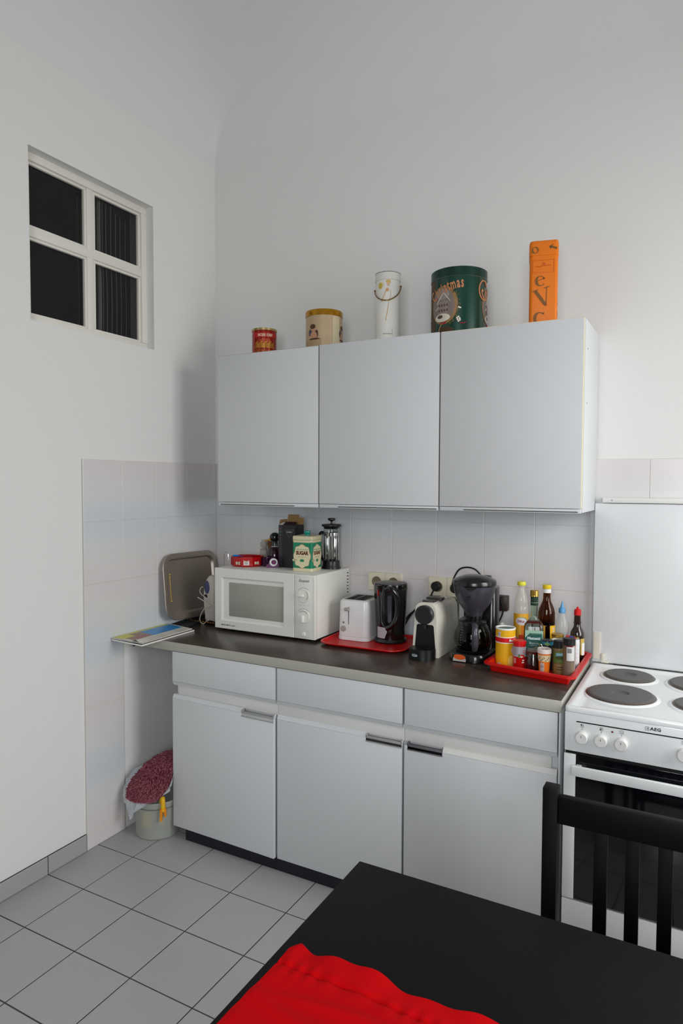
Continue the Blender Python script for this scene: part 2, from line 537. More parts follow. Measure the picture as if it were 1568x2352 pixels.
for (a, b) in ((y0 + 0.030, ym - 0.017), (ym + 0.017, y1 - 0.030)):
    for (c, d) in ((z0 + 0.030, zm - 0.017), (zm + 0.017, z1 - 0.030)):
        v, f = [], []
        N = 240; amp = 0.0009 if a > ym else 0.0004
        for i in range(N + 1):
            yy = a + (b - a) * i / N
            bulge = amp * abs(math.sin(PI * (yy - a) / 0.0155))
            v += [(D - 0.0215 + bulge, yy, c), (D - 0.0215 + bulge, yy, d), (D - 0.024, yy, c), (D - 0.024, yy, d)]
        for i in range(N):
            q = 4 * i
            f += [(q, q + 4, q + 5, q + 1), (q + 2, q + 3, q + 7, q + 6), (q, q + 2, q + 6, q + 4), (q + 1, q + 5, q + 7, q + 3)]
        f += [(0, 1, 3, 2), (4 * N, 4 * N + 2, 4 * N + 3, 4 * N + 1)]
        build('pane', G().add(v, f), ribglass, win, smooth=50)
glints = thing('glint_strips', 'pale strips added behind the small inner window to imitate glints in its glass', 'glints', (-0.100, -0.70, 2.06))
cm_ = M('glint_strip_pale', (240, 240, 230), 0.8)
for yy, hw, top in GLINTS:
    build('glint_strip', G().tube([(0, yy + 0.70, 0), (0.002, yy + 0.701, 0.2), (-0.001, yy + 0.699, 0.4), (0, yy + 0.70, top)], hw, 6, 3, flat=0.5), cm_, glints)
# unlit room beyond it
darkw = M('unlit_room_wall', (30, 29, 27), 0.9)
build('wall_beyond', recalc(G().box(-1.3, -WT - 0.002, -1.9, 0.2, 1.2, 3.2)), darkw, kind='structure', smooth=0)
bw = bpy.data.objects['wall_beyond']
me = bw.data
bm = bmesh.new(); bm.from_mesh(me)
bmesh.ops.delete(bm, geom=[f_ for f_ in bm.faces if f_.calc_center_median().x > -WT - 0.01], context='FACES')
bm.to_mesh(me); bm.free()

# window frames of the two windows outside the picture
def room_window(name, along, c0, c1, wallc, z0=0.88, z1=2.62):
    g = G()
    def b(a0, a1, zz0, zz1):
        if along == 'y': g.box(wallc - 0.03, wallc + 0.03, a0, a1, zz0, zz1)
        else: g.box(a0, a1, wallc - 0.03, wallc + 0.03, zz0, zz1)
    mid = (c0 + c1) / 2
    b(c0, c1, z0, z0 + 0.05); b(c0, c1, z1 - 0.05, z1); b(c0, c0 + 0.05, z0 + 0.05, z1 - 0.05); b(c1 - 0.05, c1, z0 + 0.05, z1 - 0.05); b(mid - 0.04, mid + 0.04, z0 + 0.05, z1 - 0.05)
    build(name, g, frame_m, kind='structure', smooth=0)
room_window('window_2', 'y', -1.60, -0.35, RX + 0.07, 0.88, 2.55)
room_window('window_3', 'x', 1.80, 3.30, RY - 0.07)

# ================================================================== wall cabinets
CZ0, CZ1 = 1.374, 2.018
edge_band = M('cream_edge_band', (226, 214, 178), 0.5)
slotm = M('grip_shadow_gap', (92, 92, 90), 0.5)
UX = [0.2744, 0.7848, 1.2924, 1.7888]
ulab = ['leftmost white wall cabinet, under the small red tin', 'middle white wall cabinet, under the white canister', 'rightmost white wall cabinet, its bright side towards the cooker']
slots = [(0.290, 0.668), (0.872, 1.282), (1.384, 1.775)]
for i in range(3):
    x0, x1 = UX[i], UX[i + 1]
    t = thing('wall_cabinet', ulab[i], 'cabinet', (x0, -0.009, CZ0), group='wall cabinets over the worktop')
    w = x1 - x0 - 0.0015
    build('carcass', G().rbox(0, w, -0.296, 0, 0.002, CZ1 - CZ0, 0.001), cabwhite, t)
    l = 0.004 if i == 0 else 0.0028
    dw = w - 0.003
    d = build('door', G().rbox(l - 0.002, dw, -0.318, -0.299, 0.016, CZ1 - CZ0 - 0.001 + (0.002 if i == 1 else 0), 0.0015), cabwhite, t)
    build('edge_band', G().box(dw - 0.0002, dw + 0.0012, -0.3165, -0.3005, 0.018, CZ1 - CZ0 - 0.003).box(l, dw, -0.3165, -0.3005, CZ1 - CZ0 - 0.001, CZ1 - CZ0 + 0.0004), edge_band if i == 2 else M('door_edge_grey', (168, 166, 160), 0.5), d, smooth=0)
    build('grip_lip', G().rbox(l - 0.001, dw, -0.317, -0.299, 0.0, 0.0145, 0.002), cabwhite, d)
    s0, s1 = slots[i]
    build('finger_slot', G().box(s0 - x0, s1 - x0, -0.3182, -0.312, 0.0030, 0.0068), slotm, d, smooth=0)
    if i == 2:
        for zz in (0.55, 0.37):
            build('screw_cover', G().disc((w, -0.255, zz), (1, 0, 0), 0.003, 0.0012, 10), M('grey_cap', (150, 150, 150), 0.6), t)

# ================================================================== base cabinets
BX = [0.249, 0.7535, 1.2677, 1.7725]
blab = ['leftmost white base cabinet, its door standing slightly ajar', 'middle white base cabinet, under the toaster and kettle', 'rightmost white base cabinet, behind the dark chair and next to the cooker']
hand = [(0.597, 0.748), (1.126, 1.262), (1.282, 1.407)]
pull = M('grey_metal_pull', (158, 158, 158), 0.5, metal=0.2)
pull_dark = M('dark_metal_pull', (100, 100, 104), 0.5, metal=0.2)
for i in range(3):
    x0, x1 = BX[i], BX[i + 1]
    t = thing('base_cabinet', blab[i], 'cabinet', (x0, 0, 0), group='base cabinets under the worktop')
    w = x1 - x0 - 0.001
    build('carcass', G().rbox(0, w, -0.560, -0.012, 0.056, 0.785, 0.001), cabwhite, t)
    build('rail', G().rbox(0.016 if i == 0 else 0.0, w - (0.02 if i == 2 else 0), -0.572, -0.561, 0.600, 0.655, 0.0015), cabinner, t)
    l = -0.006 if i == 0 else 0.003
    r = w - 0.004
    if i == 2: r = w - 0.002
    dr = build('drawer_front', G().rbox(l, r, -0.585, -0.565, 0.660, 0.7835, 0.0015), cabwhite, t)
    # slanting grip lip under the drawer front
    lip = G().add([(l, -0.585, 0.6595), (r, -0.585, 0.6595), (r, -0.577, 0.644), (l, -0.577, 0.644), (l, -0.566, 0.6595), (r, -0.566, 0.6595), (r, -0.566, 0.644), (l, -0.566, 0.644)],
                  [(0, 3, 2, 1), (3, 7, 6, 2), (7, 4, 5, 6), (4, 0, 1, 5), (0, 4, 7, 3), (1, 2, 6, 5)])
    build('grip_lip', lip, cabwhite, dr, smooth=0)
    dd = build('door', G().rbox(0, r - l, -0.020, 0, 0, 0.533, 0.0015), cabwhite, t, loc=(l, -0.565, 0.057))
    if i == 0: dd.rotation_euler.z = math.radians(-1.1)
    h0, h1 = hand[i][0] - x0 - l, hand[i][1] - x0 - l
    W = r - l
    def liprun(a, b):
        return G().add([(a, -0.020, 0.5335), (b, -0.020, 0.5335), (b, -0.012, 0.549), (a, -0.012, 0.549), (a, -0.001, 0.5335), (b, -0.001, 0.5335), (b, -0.001, 0.549), (a, -0.001, 0.549)],
                  [(0, 1, 2, 3), (3, 2, 6, 7), (7, 6, 5, 4), (4, 5, 1, 0), (0, 3, 7, 4), (1, 5, 6, 2)])
    if i < 2:
        build('grip_lip', liprun(0, h0), cabwhite, dd, smooth=0)
        build('grip_lip', liprun(h1, W), cabwhite, dd, smooth=0)
    else:
        build('grip_lip', liprun(h1, W), cabinner, dd, smooth=0)
    hh = G().rbox(h0, h1, -0.020, -0.018, 0.522, 0.540, 0.0008).rbox(h0, h1, -0.018, -0.002, 0.5338, 0.5360, 0.0006).rbox(h0, h0 + 0.004, -0.020, -0.002, 0.5338, 0.546, 0.001).rbox(h1 - 0.004, h1, -0.020, -0.002, 0.5338, 0.546, 0.001).rbox(h0, h1, -0.022, -0.018, 0.519, 0.523, 0.0008)
    build('recessed_pull', hh, pull if i < 2 else pull_dark, dd)
build_pl = build('plinth', G().rbox(0.293, 1.770, -0.568, -0.561, 0.0005, 0.0545, 0.001), M('dark_blue_plinth', (20, 22, 34), 0.5), smooth=0)
tag(build_pl, 'low dark plinth board under the white base cabinets', 'plinth')
ep = build('end_panel', G().rbox(1.7735, 1.7785, -0.584, -0.012, 0.002, 0.785, 0.001), cabwhite)
tag(ep, 'thin white end panel closing the base cabinets beside the cooker', 'panel')

# worktop
t = thing('worktop', 'long dark brown worktop with a light grey front edge', 'worktop', (0.0, 0, 0.786))
slab = G().rbox(0.009, 1.7785, -0.5855, -0.009, 0.0005, WZ - 0.786, 0.0012)
build('slab', slab, worktopm, t)
build('front_edge', G().rbox(0.009, 1.779, -0.5875, -0.5850, 0.0003, WZ - 0.786 - 0.0004, 0.0006), M('grey_edge_band', (172, 170, 160), 0.45), t)
build('side_edge', G().rbox(1.7787, 1.7802, -0.5870, -0.010, 0.0003, WZ - 0.786 - 0.0004, 0.0005), M('grey_edge_band'), t)
build('wall_bracket', G().rbox(0.0005, 0.018, -0.010, 0, 0, 0.007, 0.001).rbox(0.0005, 0.004, -0.012, 0.002, -0.006, 0.004, 0.001), M('dark_bracket', (60, 58, 56), 0.5), t, loc=(0.0085, -0.560, -0.0075))

# ================================================================== cooker
SX, SW, SY, SZ = 1.7917, 0.500, -0.597, 0.8125
t = thing('cooker', 'white freestanding electric cooker with four dark hotplates', 'cooker', (SX, 0, 0))
build('body', G().rbox(0, SW, -0.580, -0.035, 0.012, 0.798, 0.002), enamel, t)
# pressed enamel top: raised rim, sunken field
top = G().loft(SW - 0.004, 0.560, 0.012, [(-0.002, 0.7985), (0.0015, 0.7985), (0.002, 0.802), (0.002, 0.808), (0.0005, 0.8115), (-0.003, 0.8128), (-0.012, 0.8128), (-0.020, 0.8105), (-0.030, 0.8062), (-0.045, 0.8050)], 5, SW / 2, -0.317)
build('cooktop', top, enamel, t)
platem = M('cast_iron_plate', (92, 90, 88), 0.45, metal=0.25, bump=0.15, bscale=150)
platering = M('plate_ring', (120, 108, 96), 0.3, metal=1.0)
for cx, cy, r in ((1.925, -0.392, 0.100), (1.927, -0.158, 0.080), (2.152, -0.162, 0.100), (2.154, -0.395, 0.080)):
    lx = cx - SX
    prof = [(0, 0.004), (0.014, 0.004), (0.024, 0.0062), (0.026, 0.0082)] + [(r * 0.36, 0.0088)]
    k = 0.42
    while k < 0.90:
        prof += [(r * k, 0.0088), (r * (k + 0.012), 0.00868), (r * (k + 0.024), 0.0088)]
        k += 0.085
    prof += [(r - 0.009, 0.0088), (r - 0.004, 0.0078), (r - 0.001, 0.0050), (r - 0.001, 0.0), (0, 0)]
    pl = build('hotplate', recalc(G().lathe(prof, 64)), platem, t, loc=(lx, cy, 0.8072))
    build('trim_ring', G().lathe([(r - 0.001, 0.0), (r + 0.004, 0.0), (r + 0.004, 0.0022), (r - 0.001, 0.0042), (r - 0.001, 0.0)], 64), platering, pl)
    build('enamel_ridge', G().lathe([(r + 0.004, -0.0018), (r + 0.016, -0.0020), (r + 0.010, 0.0008), (r + 0.004, 0.0018), (r + 0.004, -0.0018)], 64), enamel, pl)
for a, b in ((0.160, 0.236), (0.248, 0.324)):
    build('vent_slot', G().rbox(a, b, -0.066, -0.061, 0.8048, 0.8058, 0.0004), black, t)
build('rear_gap', G().rbox(0.07, SW - 0.01, -0.0385, -0.0350, 0.800, 0.8155, 0.0005), black, t)
build('control_panel', G().rbox(0.001, SW - 0.001, -0.597, -0.579, 0.680, 0.7975, 0.003), enamel, t)
build('black_stripe', G().rbox(0.034, SW - 0.02, -0.5978, -0.5966, 0.7695, 0.7728, 0.0003), black, t)
knobm = M('white_knob', (226, 226, 222), 0.45)
for x in (1.8425, 1.8955, 1.9500, 2.110, 2.163, 2.216):
    k = build('knob', G().disc((0, 0, 0), (0, -1, 0), 0.0178, 0.010, 32, 0.001).disc((0, -0.010, 0), (0, -1, 0), 0.0170, 0.010, 32, 0.002), knobm, t, loc=(x - SX, -0.597, 0.7285))
    build('marker', G().rbox(-0.0006, 0.0006, -0.0204, -0.0198, 0.002, 0.009, 0.0002), ink, k)
    build('printed_mark', G().rbox(-0.0005, 0.0005, -0.0006, 0.0, 0.0205, 0.0255, 0.0001), ink, k)
    s = G()
    if x < 1.93:
        for ax in (-0.0025, 0.0025):
            for az in (0.0300, 0.0350):
                s.add(*(lambda q: (q.v, q.f))(G().tube([(ax + 0.0021 * math.cos(a * PI / 4), -0.0005, az + 0.0021 * math.sin(a * PI / 4)) for a in range(8)], 0.0003, 4, 1, True)))
        s.disc((-0.0025, 0, 0.0350 if x < 1.86 else 0.0300), (0, -1, 0), 0.0018, 0.0006, 12)
    else:
        q = [(-0.005, -0.0005, 0.028), (0.005, -0.0005, 0.028), (0.005, -0.0005, 0.0365), (-0.005, -0.0005, 0.0365)]
        s.tube(q, 0.0004, 4, 1, True)
        s.tube([(-0.003, -0.0005, 0.034), (0.0, -0.0005, 0.032), (0.003, -0.0005, 0.030)], 0.0004, 4, 1)
    build('symbol', s, ink, k)
build('indicator_lamp', G().sphere((1.925 - SX, -0.5972, 0.7575), 0.0030, 0.0018, 0.0030, 12, 8), M('dark_red_lens', (110, 10, 22), 0.2), t)
s = G().tube([(0, -0.0004, 0), (0.009, -0.0004, 0), (0.009, -0.0004, 0.0095), (0, -0.0004, 0.0095)], 0.0005, 4, 1, True)
s.add(*(lambda q: (q.v, q.f))(G().prism([(0.0065, 0.002), (0.0065, 0.0075), (0.0035, 0.00475)], 0, 0.0006).upright()))
build('lettering', s, ink, t, loc=(2.012 - SX, -0.5972, 0.7795))
build('lettering', text('AEG', 0.0125, bold=0.035, spacing=1.12, align='LEFT', sx=1.1).upright(), ink, t, loc=(2.024 - SX, -0.5973, 0.7845), smooth=0)
build('dark_gap', G().box(0.004, SW - 0.004, -0.592, -0.578, 0.671, 0.6805), black, t, smooth=0)
od = build('oven_door', G().rbox(0.0005, SW - 0.0005, -0.588, -0.5775, 0.232, 0.6710, 0.002), enamel, t)
build('door_stile', G().rbox(0.0, 0.034, -0.597, -0.588, 0.232, 0.6710, 0.002), enamel, od)
build('door_stile', G().rbox(SW - 0.034, SW, -0.597, -0.588, 0.232, 0.6710, 0.002), enamel, od)
build('glass_panel', G().rbox(0.034, SW - 0.034, -0.5965, -0.588, 0.234, 0.6710, 0.0015), M('oven_glass', (8, 9, 14), 0.09, coat=0.3), od)
hd = build('handle', G().rbox(0.028, SW - 0.028, -0.634, -0.622, 0.6205, 0.6500, 0.003), enamel, od)
for bx0 in (0.036, SW - 0.052): build('bracket', G().rbox(bx0, bx0 + 0.016, -0.624, -0.5965, 0.626, 0.644, 0.002), enamel, od)
build('storage_drawer', G().rbox(0.0, SW, -0.596, -0.578, 0.070, 0.2275, 0.002), enamel, t)
build('foot', G().disc((0.04, -0.54, 0.0006), (0, 0, 1), 0.015, 0.014), black, t)
build('foot', G().disc((SW - 0.04, -0.54, 0.0006), (0, 0, 1), 0.015, 0.014), black, t)
build('foot', G().disc((0.04, -0.08, 0.0006), (0, 0, 1), 0.015, 0.014), black, t)
build('foot', G().disc((SW - 0.04, -0.08, 0.0006), (0, 0, 1), 0.015, 0.014), black, t)

clipm = M('aged_white_clip', (214, 210, 194), 0.45)
# splash board and the rail above it
t = thing('splashback', 'tall glossy white board on the wall behind the cooker', 'panel', (1.789, 0, 0.828))
build('board', G().rbox(0, 0.70, -0.0335, -0.0088, -0.0125, 0.574, 0.0015), M('gloss_white_board', (228, 231, 232), 0.2), t)
build('corner_clip', G().loft(0.026, 0.004, 0.0018, [(0, 0.0), (0, 0.098), (-0.0015, 0.1)], 4, 0.016, -0.0362), clipm, t)
build('hinge_clip', G().rbox(0.032, 0.044, -0.042, -0.0337, -0.006, 0.022, 0.002).rbox(0.032, 0.058, -0.042, -0.0337, -0.012, -0.005, 0.001), clipm, t)
t = thing('wall_rail', 'narrow white rail screwed to the tiles above the splash board', 'rail', (1.815, -0.009, 1.4045))
build('bar', G().rbox(0, 0.67, -0.030, -0.022, 0, 0.018, 0.001).rbox(0, 0.67, -0.024, 0, 0.013, 0.018, 0.001), white, t)
for x in (0.032, 0.35, 0.64):
    build('screw', G().disc((x, -0.030, 0.009), (0, -1, 0), 0.0028, 0.001, 12), pull, t)

# ================================================================== table, cloth, chair
TX0, TX1, TY0, TY1, TZ = 1.572, 2.76, -2.262, -1.512, 0.740
t = thing('dining_table', 'black-brown wooden table in the foreground, partly under a red cloth', 'table', ((TX0 + TX1) / 2, (TY0 + TY1) / 2, 0))
hx, hy = (TX1 - TX0) / 2, (TY1 - TY0) / 2
build('tabletop', G().rbox(-hx, hx, -hy, hy, TZ - 0.028, TZ, 0.002), blackwood, t)
for sx in (-1, 1):
    for sy in (-1, 1):
        build('leg', G().rbox(sx * (hx - 0.045) - 0.03, sx * (hx - 0.045) + 0.03, sy * (hy - 0.045) - 0.03, sy * (hy - 0.045) + 0.03, 0.0006, TZ - 0.0285, 0.003), blackwood, t)
for sy in (-1, 1):
    build('apron', G().rbox(-hx + 0.076, hx - 0.076, sy * (hy - 0.05) - 0.009, sy * (hy - 0.05) + 0.009, TZ - 0.105, TZ - 0.0285, 0.001), blackwood, t)
    build('apron', G().rbox(sy * (hx - 0.05) - 0.009, sy * (hx - 0.05) + 0.009, -hy + 0.076, hy - 0.076, TZ - 0.105, TZ - 0.0285, 0.001), blackwood, t)

# cloth: a quilted placemat-like cloth with a hemmed, slightly wavy edge
clothm = M('red_cotton', (190, 1, 8), 0.95, bump=0.4, bscale=350, spec=0.12)
def cloth_h(x, y):
    e = max(0.0, 1 - max(0.0, -1.782 - y) / 0.050)             # the free edge strip between hem seam and border
    s = x * 37 + 1.3
    h = 0.0060 + 0.0036 * math.sin(s) * e + 0.0020 * math.sin(x * 83 + y * 20) * e * e
    pucker = math.exp(-((y + 1.824) / 0.014) ** 2)
    h += 0.0014 * math.sin(x * 190 + 3 * math.sin(x * 31)) * pucker
    h += 0.0026 * math.sin(x * 16 + y * 11) + 0.0018 * math.sin(x * 9 - y * 24 + 1)
    for (x0, y0, sl, bend, wd, am) in ((1.62, -1.900, -0.25, 0.9, 0.012, 0.0065), (1.70, -1.870, 0.10, -0.8, 0.010, 0.0050), (1.66, -1.955, -0.30, 0.5, 0.016, 0.0065), (1.85, -1.860, -0.20, 0.6, 0.010, 0.0045)):
        q = y - (y0 + sl * (x - x0) + bend * (x - x0) ** 2)
        h += am * math.exp(-(q / wd) ** 2) * math.exp(-((x - x0 - 0.06) / 0.14) ** 2)
    h -= 0.0040 * math.exp(-((y + 1.824) / 0.0035) ** 2)          # stitched hem
    return max(h, 0.0012)
NX, NY = 340, 110
v, f = [], []
X0, X1, Y0, Y1 = 1.586, 2.70, -2.20, -1.779
for j in range(NY + 1):
    for i in range(NX + 1):
        x = X0 + (X1 - X0) * i / NX; y = Y0 + (Y1 - Y0) * (1 - (1 - j / NY) ** 1.3)
        s = j / NY
        ye = y + s ** 12 * (0.0040 * math.sin(x * 37 + 0.5) + 0.0025 * math.sin(x * 80) + 0.003 * math.sin(x * 13))
        xe = x + (1 - i / NX) ** 30 * (0.003 * math.sin(y * 20) + (0.012 if s > 0.93 else 0.0) * (s - 0.93) / 0.07)
        h = cloth_h(x, y)
        edge = min((1 - s) * 40, i / NX * 60, 1)
        h = 0.0012 + (h - 0.0012) * min(1, edge + 0.45)
        v.append((xe, ye, TZ + 0.0008 + h))
n = NX + 1
top_n = len(v)
v += [(a, b, TZ + 0.0006) for a, b, c in v]
for j in range(NY):
    for i in range(NX):
        a = j * n + i
        f.append((a, a + 1, a + n + 1, a + n)); f.append((top_n + a, top_n + a + n, top_n + a + n + 1, top_n + a + 1))
for i in range(NX):
    f.append((i, top_n + i, top_n + i + 1, i + 1)); a = NY * n + i; f.append((a, a + 1, top_n + a + 1, top_n + a))
for j in range(NY):
    a = j * n; f.append((a, a + n, top_n + a + n, top_n + a)); a = j * n + NX; f.append((a, top_n + a, top_n + a + n, a + n))
o = build('tablecloth', G().add(v, f), clothm, smooth=60)
tag(o, 'bright red cotton cloth spread over the front of the dark table', 'cloth')

# chair, back towards the cooker, seat pushed under the table
t = thing('dining_chair', 'black slatted wooden chair between the table and the cooker', 'chair', (2.066, -1.255, 0))
CH = 0.852
def post(sx):
    x0 = sx * 0.1995 - (0.0 if sx < 0 else 0.030)
    g = G().rbox(x0, x0 + 0.030, -0.012, 0.022, 0.0006, CH, 0.0025)
    return g
for sx in (-1, 1): build('back_post', post(sx), blackwood, t)
build('top_rail', G().rbox(-0.169, 0.169, -0.006, 0.014, 0.780, 0.836, 0.002), blackwood, t)
build('lower_rail', G().rbox(-0.169, 0.169, -0.006, 0.014, 0.500, 0.535, 0.002), blackwood, t)
for x in (-0.0875, -0.029, 0.029, 0.0875):
    build('slat', G().rbox(x - 0.0128, x + 0.0128, -0.001, 0.009, 0.534, 0.781, 0.001), blackwood, t)
build('seat', G().loft(0.41, 0.385, 0.02, [(-0.004, 0.430), (0, 0.433), (0, 0.447), (-0.004, 0.450)], 5, 0, -0.207), blackwood, t)
for sx in (-1, 1):
    build('front_leg', G().rbox(sx * 0.182 - 0.017, sx * 0.182 + 0.017, -0.395, -0.361, 0.0006, 0.4295, 0.002), blackwood, t)
    build('side_rail', G().rbox(sx * 0.184 - 0.009, sx * 0.184 + 0.009, -0.3605, -0.0125, 0.385, 0.4295, 0.001), blackwood, t)
build('front_rail', G().rbox(-0.164, 0.164, -0.387, -0.369, 0.385, 0.4295, 0.001), blackwood, t)
build('stretcher', G().rbox(-0.1690, 0.1690, -0.004, 0.012, 0.21, 0.235, 0.001), blackwood, t)

# ================================================================== microwave
MX0, MX1, MYF, MYB, MZ0, MZ1 = 0.2475, 0.7625, -0.318, -0.014, 0.8225, 1.098
mwm = M('microwave_white', (226, 226, 218), 0.38)
t = thing('microwave', 'cream-white microwave oven with a glass door and two round dials', 'microwave', (MX0, MYB, MZ0))
mw, mh, md = MX1 - MX0, MZ1 - MZ0, MYB - MYF
FY = -md
build('case', G().rbox(0.001, mw - 0.001, FY + 0.020, 0, 0.010, mh, 0.003), mwm, t)
for x in (0.04, mw - 0.04):
    for y in (FY + 0.05, -0.04):
        build('foot', G().disc((x, y, 0.0003), (0, 0, 1), 0.012, 0.010), black, t)
DXX = 0.4155                                    # seam between door and controls
# door: outer slab with a dished window
def ring(x0, x1, z0, z1, y): return [(x0, y, z0), (x1, y, z0), (x1, y, z1), (x0, y, z1)]
r_ = [ring(0, DXX - 0.0012, 0.010, mh, FY + 0.0195), ring(0, DXX - 0.0012, 0.010, mh, FY + 0.002), ring(0.002, DXX - 0.003, 0.012, mh - 0.002, FY),
      ring(0.036, DXX - 0.052, 0.046, mh - 0.038, FY), ring(0.046, DXX - 0.056, 0.052, mh - 0.046, FY + 0.005), ring(0.073, DXX - 0.0575, 0.066, mh - 0.060, FY + 0.006), ring(0.074, DXX - 0.0585, 0.067, mh - 0.061, FY + 0.0085)]
v = [p for r in r_ for p in r]
f = [(0, 3, 2, 1)]
for k in range(len(r_) - 1):
    for i in range(4):
        j = (i + 1) % 4
        f.append((4 * k + i, 4 * k + j, 4 * k + 4 + j, 4 * k + 4 + i))
k = 4 * (len(r_) - 1)
f.append((k, k + 1, k + 2, k + 3))
dr = build('door', recalc(G().add(v, f)), mwm, t, smooth=20)
build('window', G().rbox(0.0745, DXX - 0.0592, FY + 0.0060, FY + 0.0083, 0.0675, mh - 0.0615, 0.0008), M('perforated_screen', (158, 158, 148), 0.25), dr)
build('lettering', text('MICRO MATIC series', 0.0082, align='LEFT', bold=0.01).upright(), ink, dr, loc=(0.036, FY - 0.0003, 0.027), smooth=0)
cp = build('control_panel', G().rbox(DXX + 0.0006, mw, FY, FY + 0.0195, 0.010, mh, 0.003), mwm, t)
build('inner_frame', G().tube([(DXX + 0.006, FY - 0.0002, 0.018), (mw - 0.008, FY - 0.0002, 0.018), (mw - 0.008, FY - 0.0002, mh - 0.010), (DXX + 0.006, FY - 0.0002, mh - 0.010)], 0.0006, 4, 1, True), M('warm_grey_line', (190, 188, 176), 0.5), cp)
kx = 0.461
greyr = M('dial_grey', (176, 176, 168), 0.5)
build('lettering', text('Exquisit', 0.0155, shear=0.35).upright(), ink, cp, loc=(kx + 0.001, FY - 0.0003, 0.250), smooth=0)
for kz, ang in ((0.190, 180), (0.1035, -90)):
    k = build('dial', G().disc((0, 0, 0), (0, -1, 0), 0.0285, 0.004, 40, 0.0012), mwm, cp, loc=(kx, FY, kz))
    build('grip_bar', G().rbox(-0.024, 0.006, -0.016, -0.0035, -0.006, 0.006, 0.003).rot('Y', 0 if ang == 180 else -90), M('dial_bar_white', (232, 230, 222), 0.3), k)
    arc = []
    for q in range(9):
        a = math.radians((ang - 180) + (-50 + q * 12.5))
        arc.append((0.0225 * math.cos(a), -0.0043, 0.0225 * math.sin(a) if ang == 180 else 0))
    if ang != 180:
        arc = [(0.0225 * math.sin(math.radians(-50 + q * 12.5)), -0.0043, 0.0225 * math.cos(math.radians(-50 + q * 12.5))) for q in range(9)]
    build('scale_mark', G().tube(arc, 0.0022, 6, 2, flat=0.3), greyr, k)
    build('scale_ring', G().tube([(0.0315 * math.cos(math.radians(a)), -0.0002, 0.0315 * math.sin(math.radians(a))) for a in range(45, 136, 15)], 0.0005, 4, 2), ink, k)
build('push_button', G().disc((kx, FY, 0.030), (0, -1, 0), 0.0085, 0.004, 24, 0.0015), M('dial_bar_white'), cp)
for zz in (0.0435, 0.0185, 0.0145 + 0.135):
    build('printed_line', G().box(kx - 0.026, kx + 0.028, FY - 0.0004, FY, zz, zz + 0.0006), greyr, cp, smooth=0)
for q in range(7):
    build('vent_slot', G().rbox(mw - 0.0018, mw - 0.0006, -0.026, -0.012, 0.252 - q * 0.0142, 0.2565 - q * 0.0142, 0.0004), black, t)

# ================================================================== on the microwave
MT = MZ1 + 0.0004
def cols(name, col, rough=0.45, **k): return M(name, col, rough, **k)
# red octagonal sweets dish
t = thing('sweets_dish', 'shallow red dish with barcode on the microwave', 'dish', (0.327, -0.185, MT), face(0.327, -0.185))
rr = 0.0735
v, f = [], []
prof = [(0.90, 0.0), (1.0, 0.006), (1.0, 0.040), (0.985, 0.044), (0.965, 0.040), (0.965, 0.008), (0.0, 0.007)]
n = 10
for r_, z in prof[:-1]:
    for i in range(n):
        a = 2 * PI * (i + 0.5) / n - PI / 2
        v.append((rr * r_ * math.cos(a), rr * r_ * 0.92 * math.sin(a), z))
for k in range(len(prof) - 2):
    for i in range(n):
        j = (i + 1) % n
        f.append((k * n + i, k * n + j, k * n + n + j, k * n + n + i))
f.append(tuple(range(n))[::-1]); f.append(tuple(range((len(prof) - 2) * n, (len(prof) - 1) * n)))
redfoil = M('red_foil', (170, 6, 14), 0.22, coat=0.3)
dish = build('bowl', G().add(v, f), redfoil, t, smooth=0)
fy = -rr * 0.92 * math.cos(PI / n) - 0.0004
build('barcode_label', G().box(-0.0165, 0.0085, fy - 0.0004, fy, 0.009, 0.0250), paper, dish, smooth=0)
g = G(); x = -0.012
for w_ in (6, 3, 8, 3, 5, 9, 3, 6, 4, 8, 3, 6, 5, 3):
    g.box(x, x + w_ * 0.0001, fy - 0.0006, fy - 0.0003, 0.0115, 0.0235); x += w_ * 0.0001 + 0.0006
build('bars', g, M('bar_grey', (90, 84, 90), 0.6), dish, smooth=0, kind='stuff')
build('white_trim', G().prism([(-0.018, 0.030), (-0.004, 0.0265), (0.010, 0.030), (0.010, 0.0285), (0.004, 0.0262), (-0.012, 0.0262), (-0.018, 0.0285)], 0, 0.0004).upright().move(0, fy, 0), paper, dish, smooth=0)
for s_ in (-1, 1):
    g = G().prism([(-0.011, 0.024), (0, 0.021), (0.011, 0.025), (0.011, 0.009), (0, 0.0125), (-0.011, 0.0105)], 0, 0.0004).upright().move(0, -rr * math.cos(PI / n) - 0.0003, 0)
    lb = build('product_label', g.rot('Z', 36 * s_).map(lambda x, y, z: (x, y * 0.925, z)), cream, dish, smooth=0)
    g = text('C', 0.011, x=0.006, y=0.0165, bold=0.03)
    for q in range(3): g.add(*(lambda h: (h.v, h.f))(G().oval(-0.006 + q * 0.0035, 0.016 + 0.001 * (q % 2), 0.0014, 0.0022, 0.0004, 8)))
    g = g.upright().move(0, -rr * math.cos(PI / n) - 0.0007, 0).rot('Z', 36 * s_).map(lambda x, y, z: (x, y * 0.925, z))
    build('lettering', g, M('faded_green_ink', (96, 92, 70), 0.6), dish, smooth=0)
o = build('blue_clip', G().tube([(-0.050, 0, 0), (-0.040, -0.001, 0.0008), (-0.024, 0.002, -0.001), (-0.006, 0.005, -0.003)], [0.0050, 0.0050, 0.0040, 0.0016, 0.0010], 10, 6, flat=0.55), M('blue_plastic', (20, 110, 190), 0.3), loc=(0.322, -0.200, MT + 0.0458), rz=face(0.33, -0.2))
tag(o, 'small bright blue plastic clip lying across the red dish', 'clip')
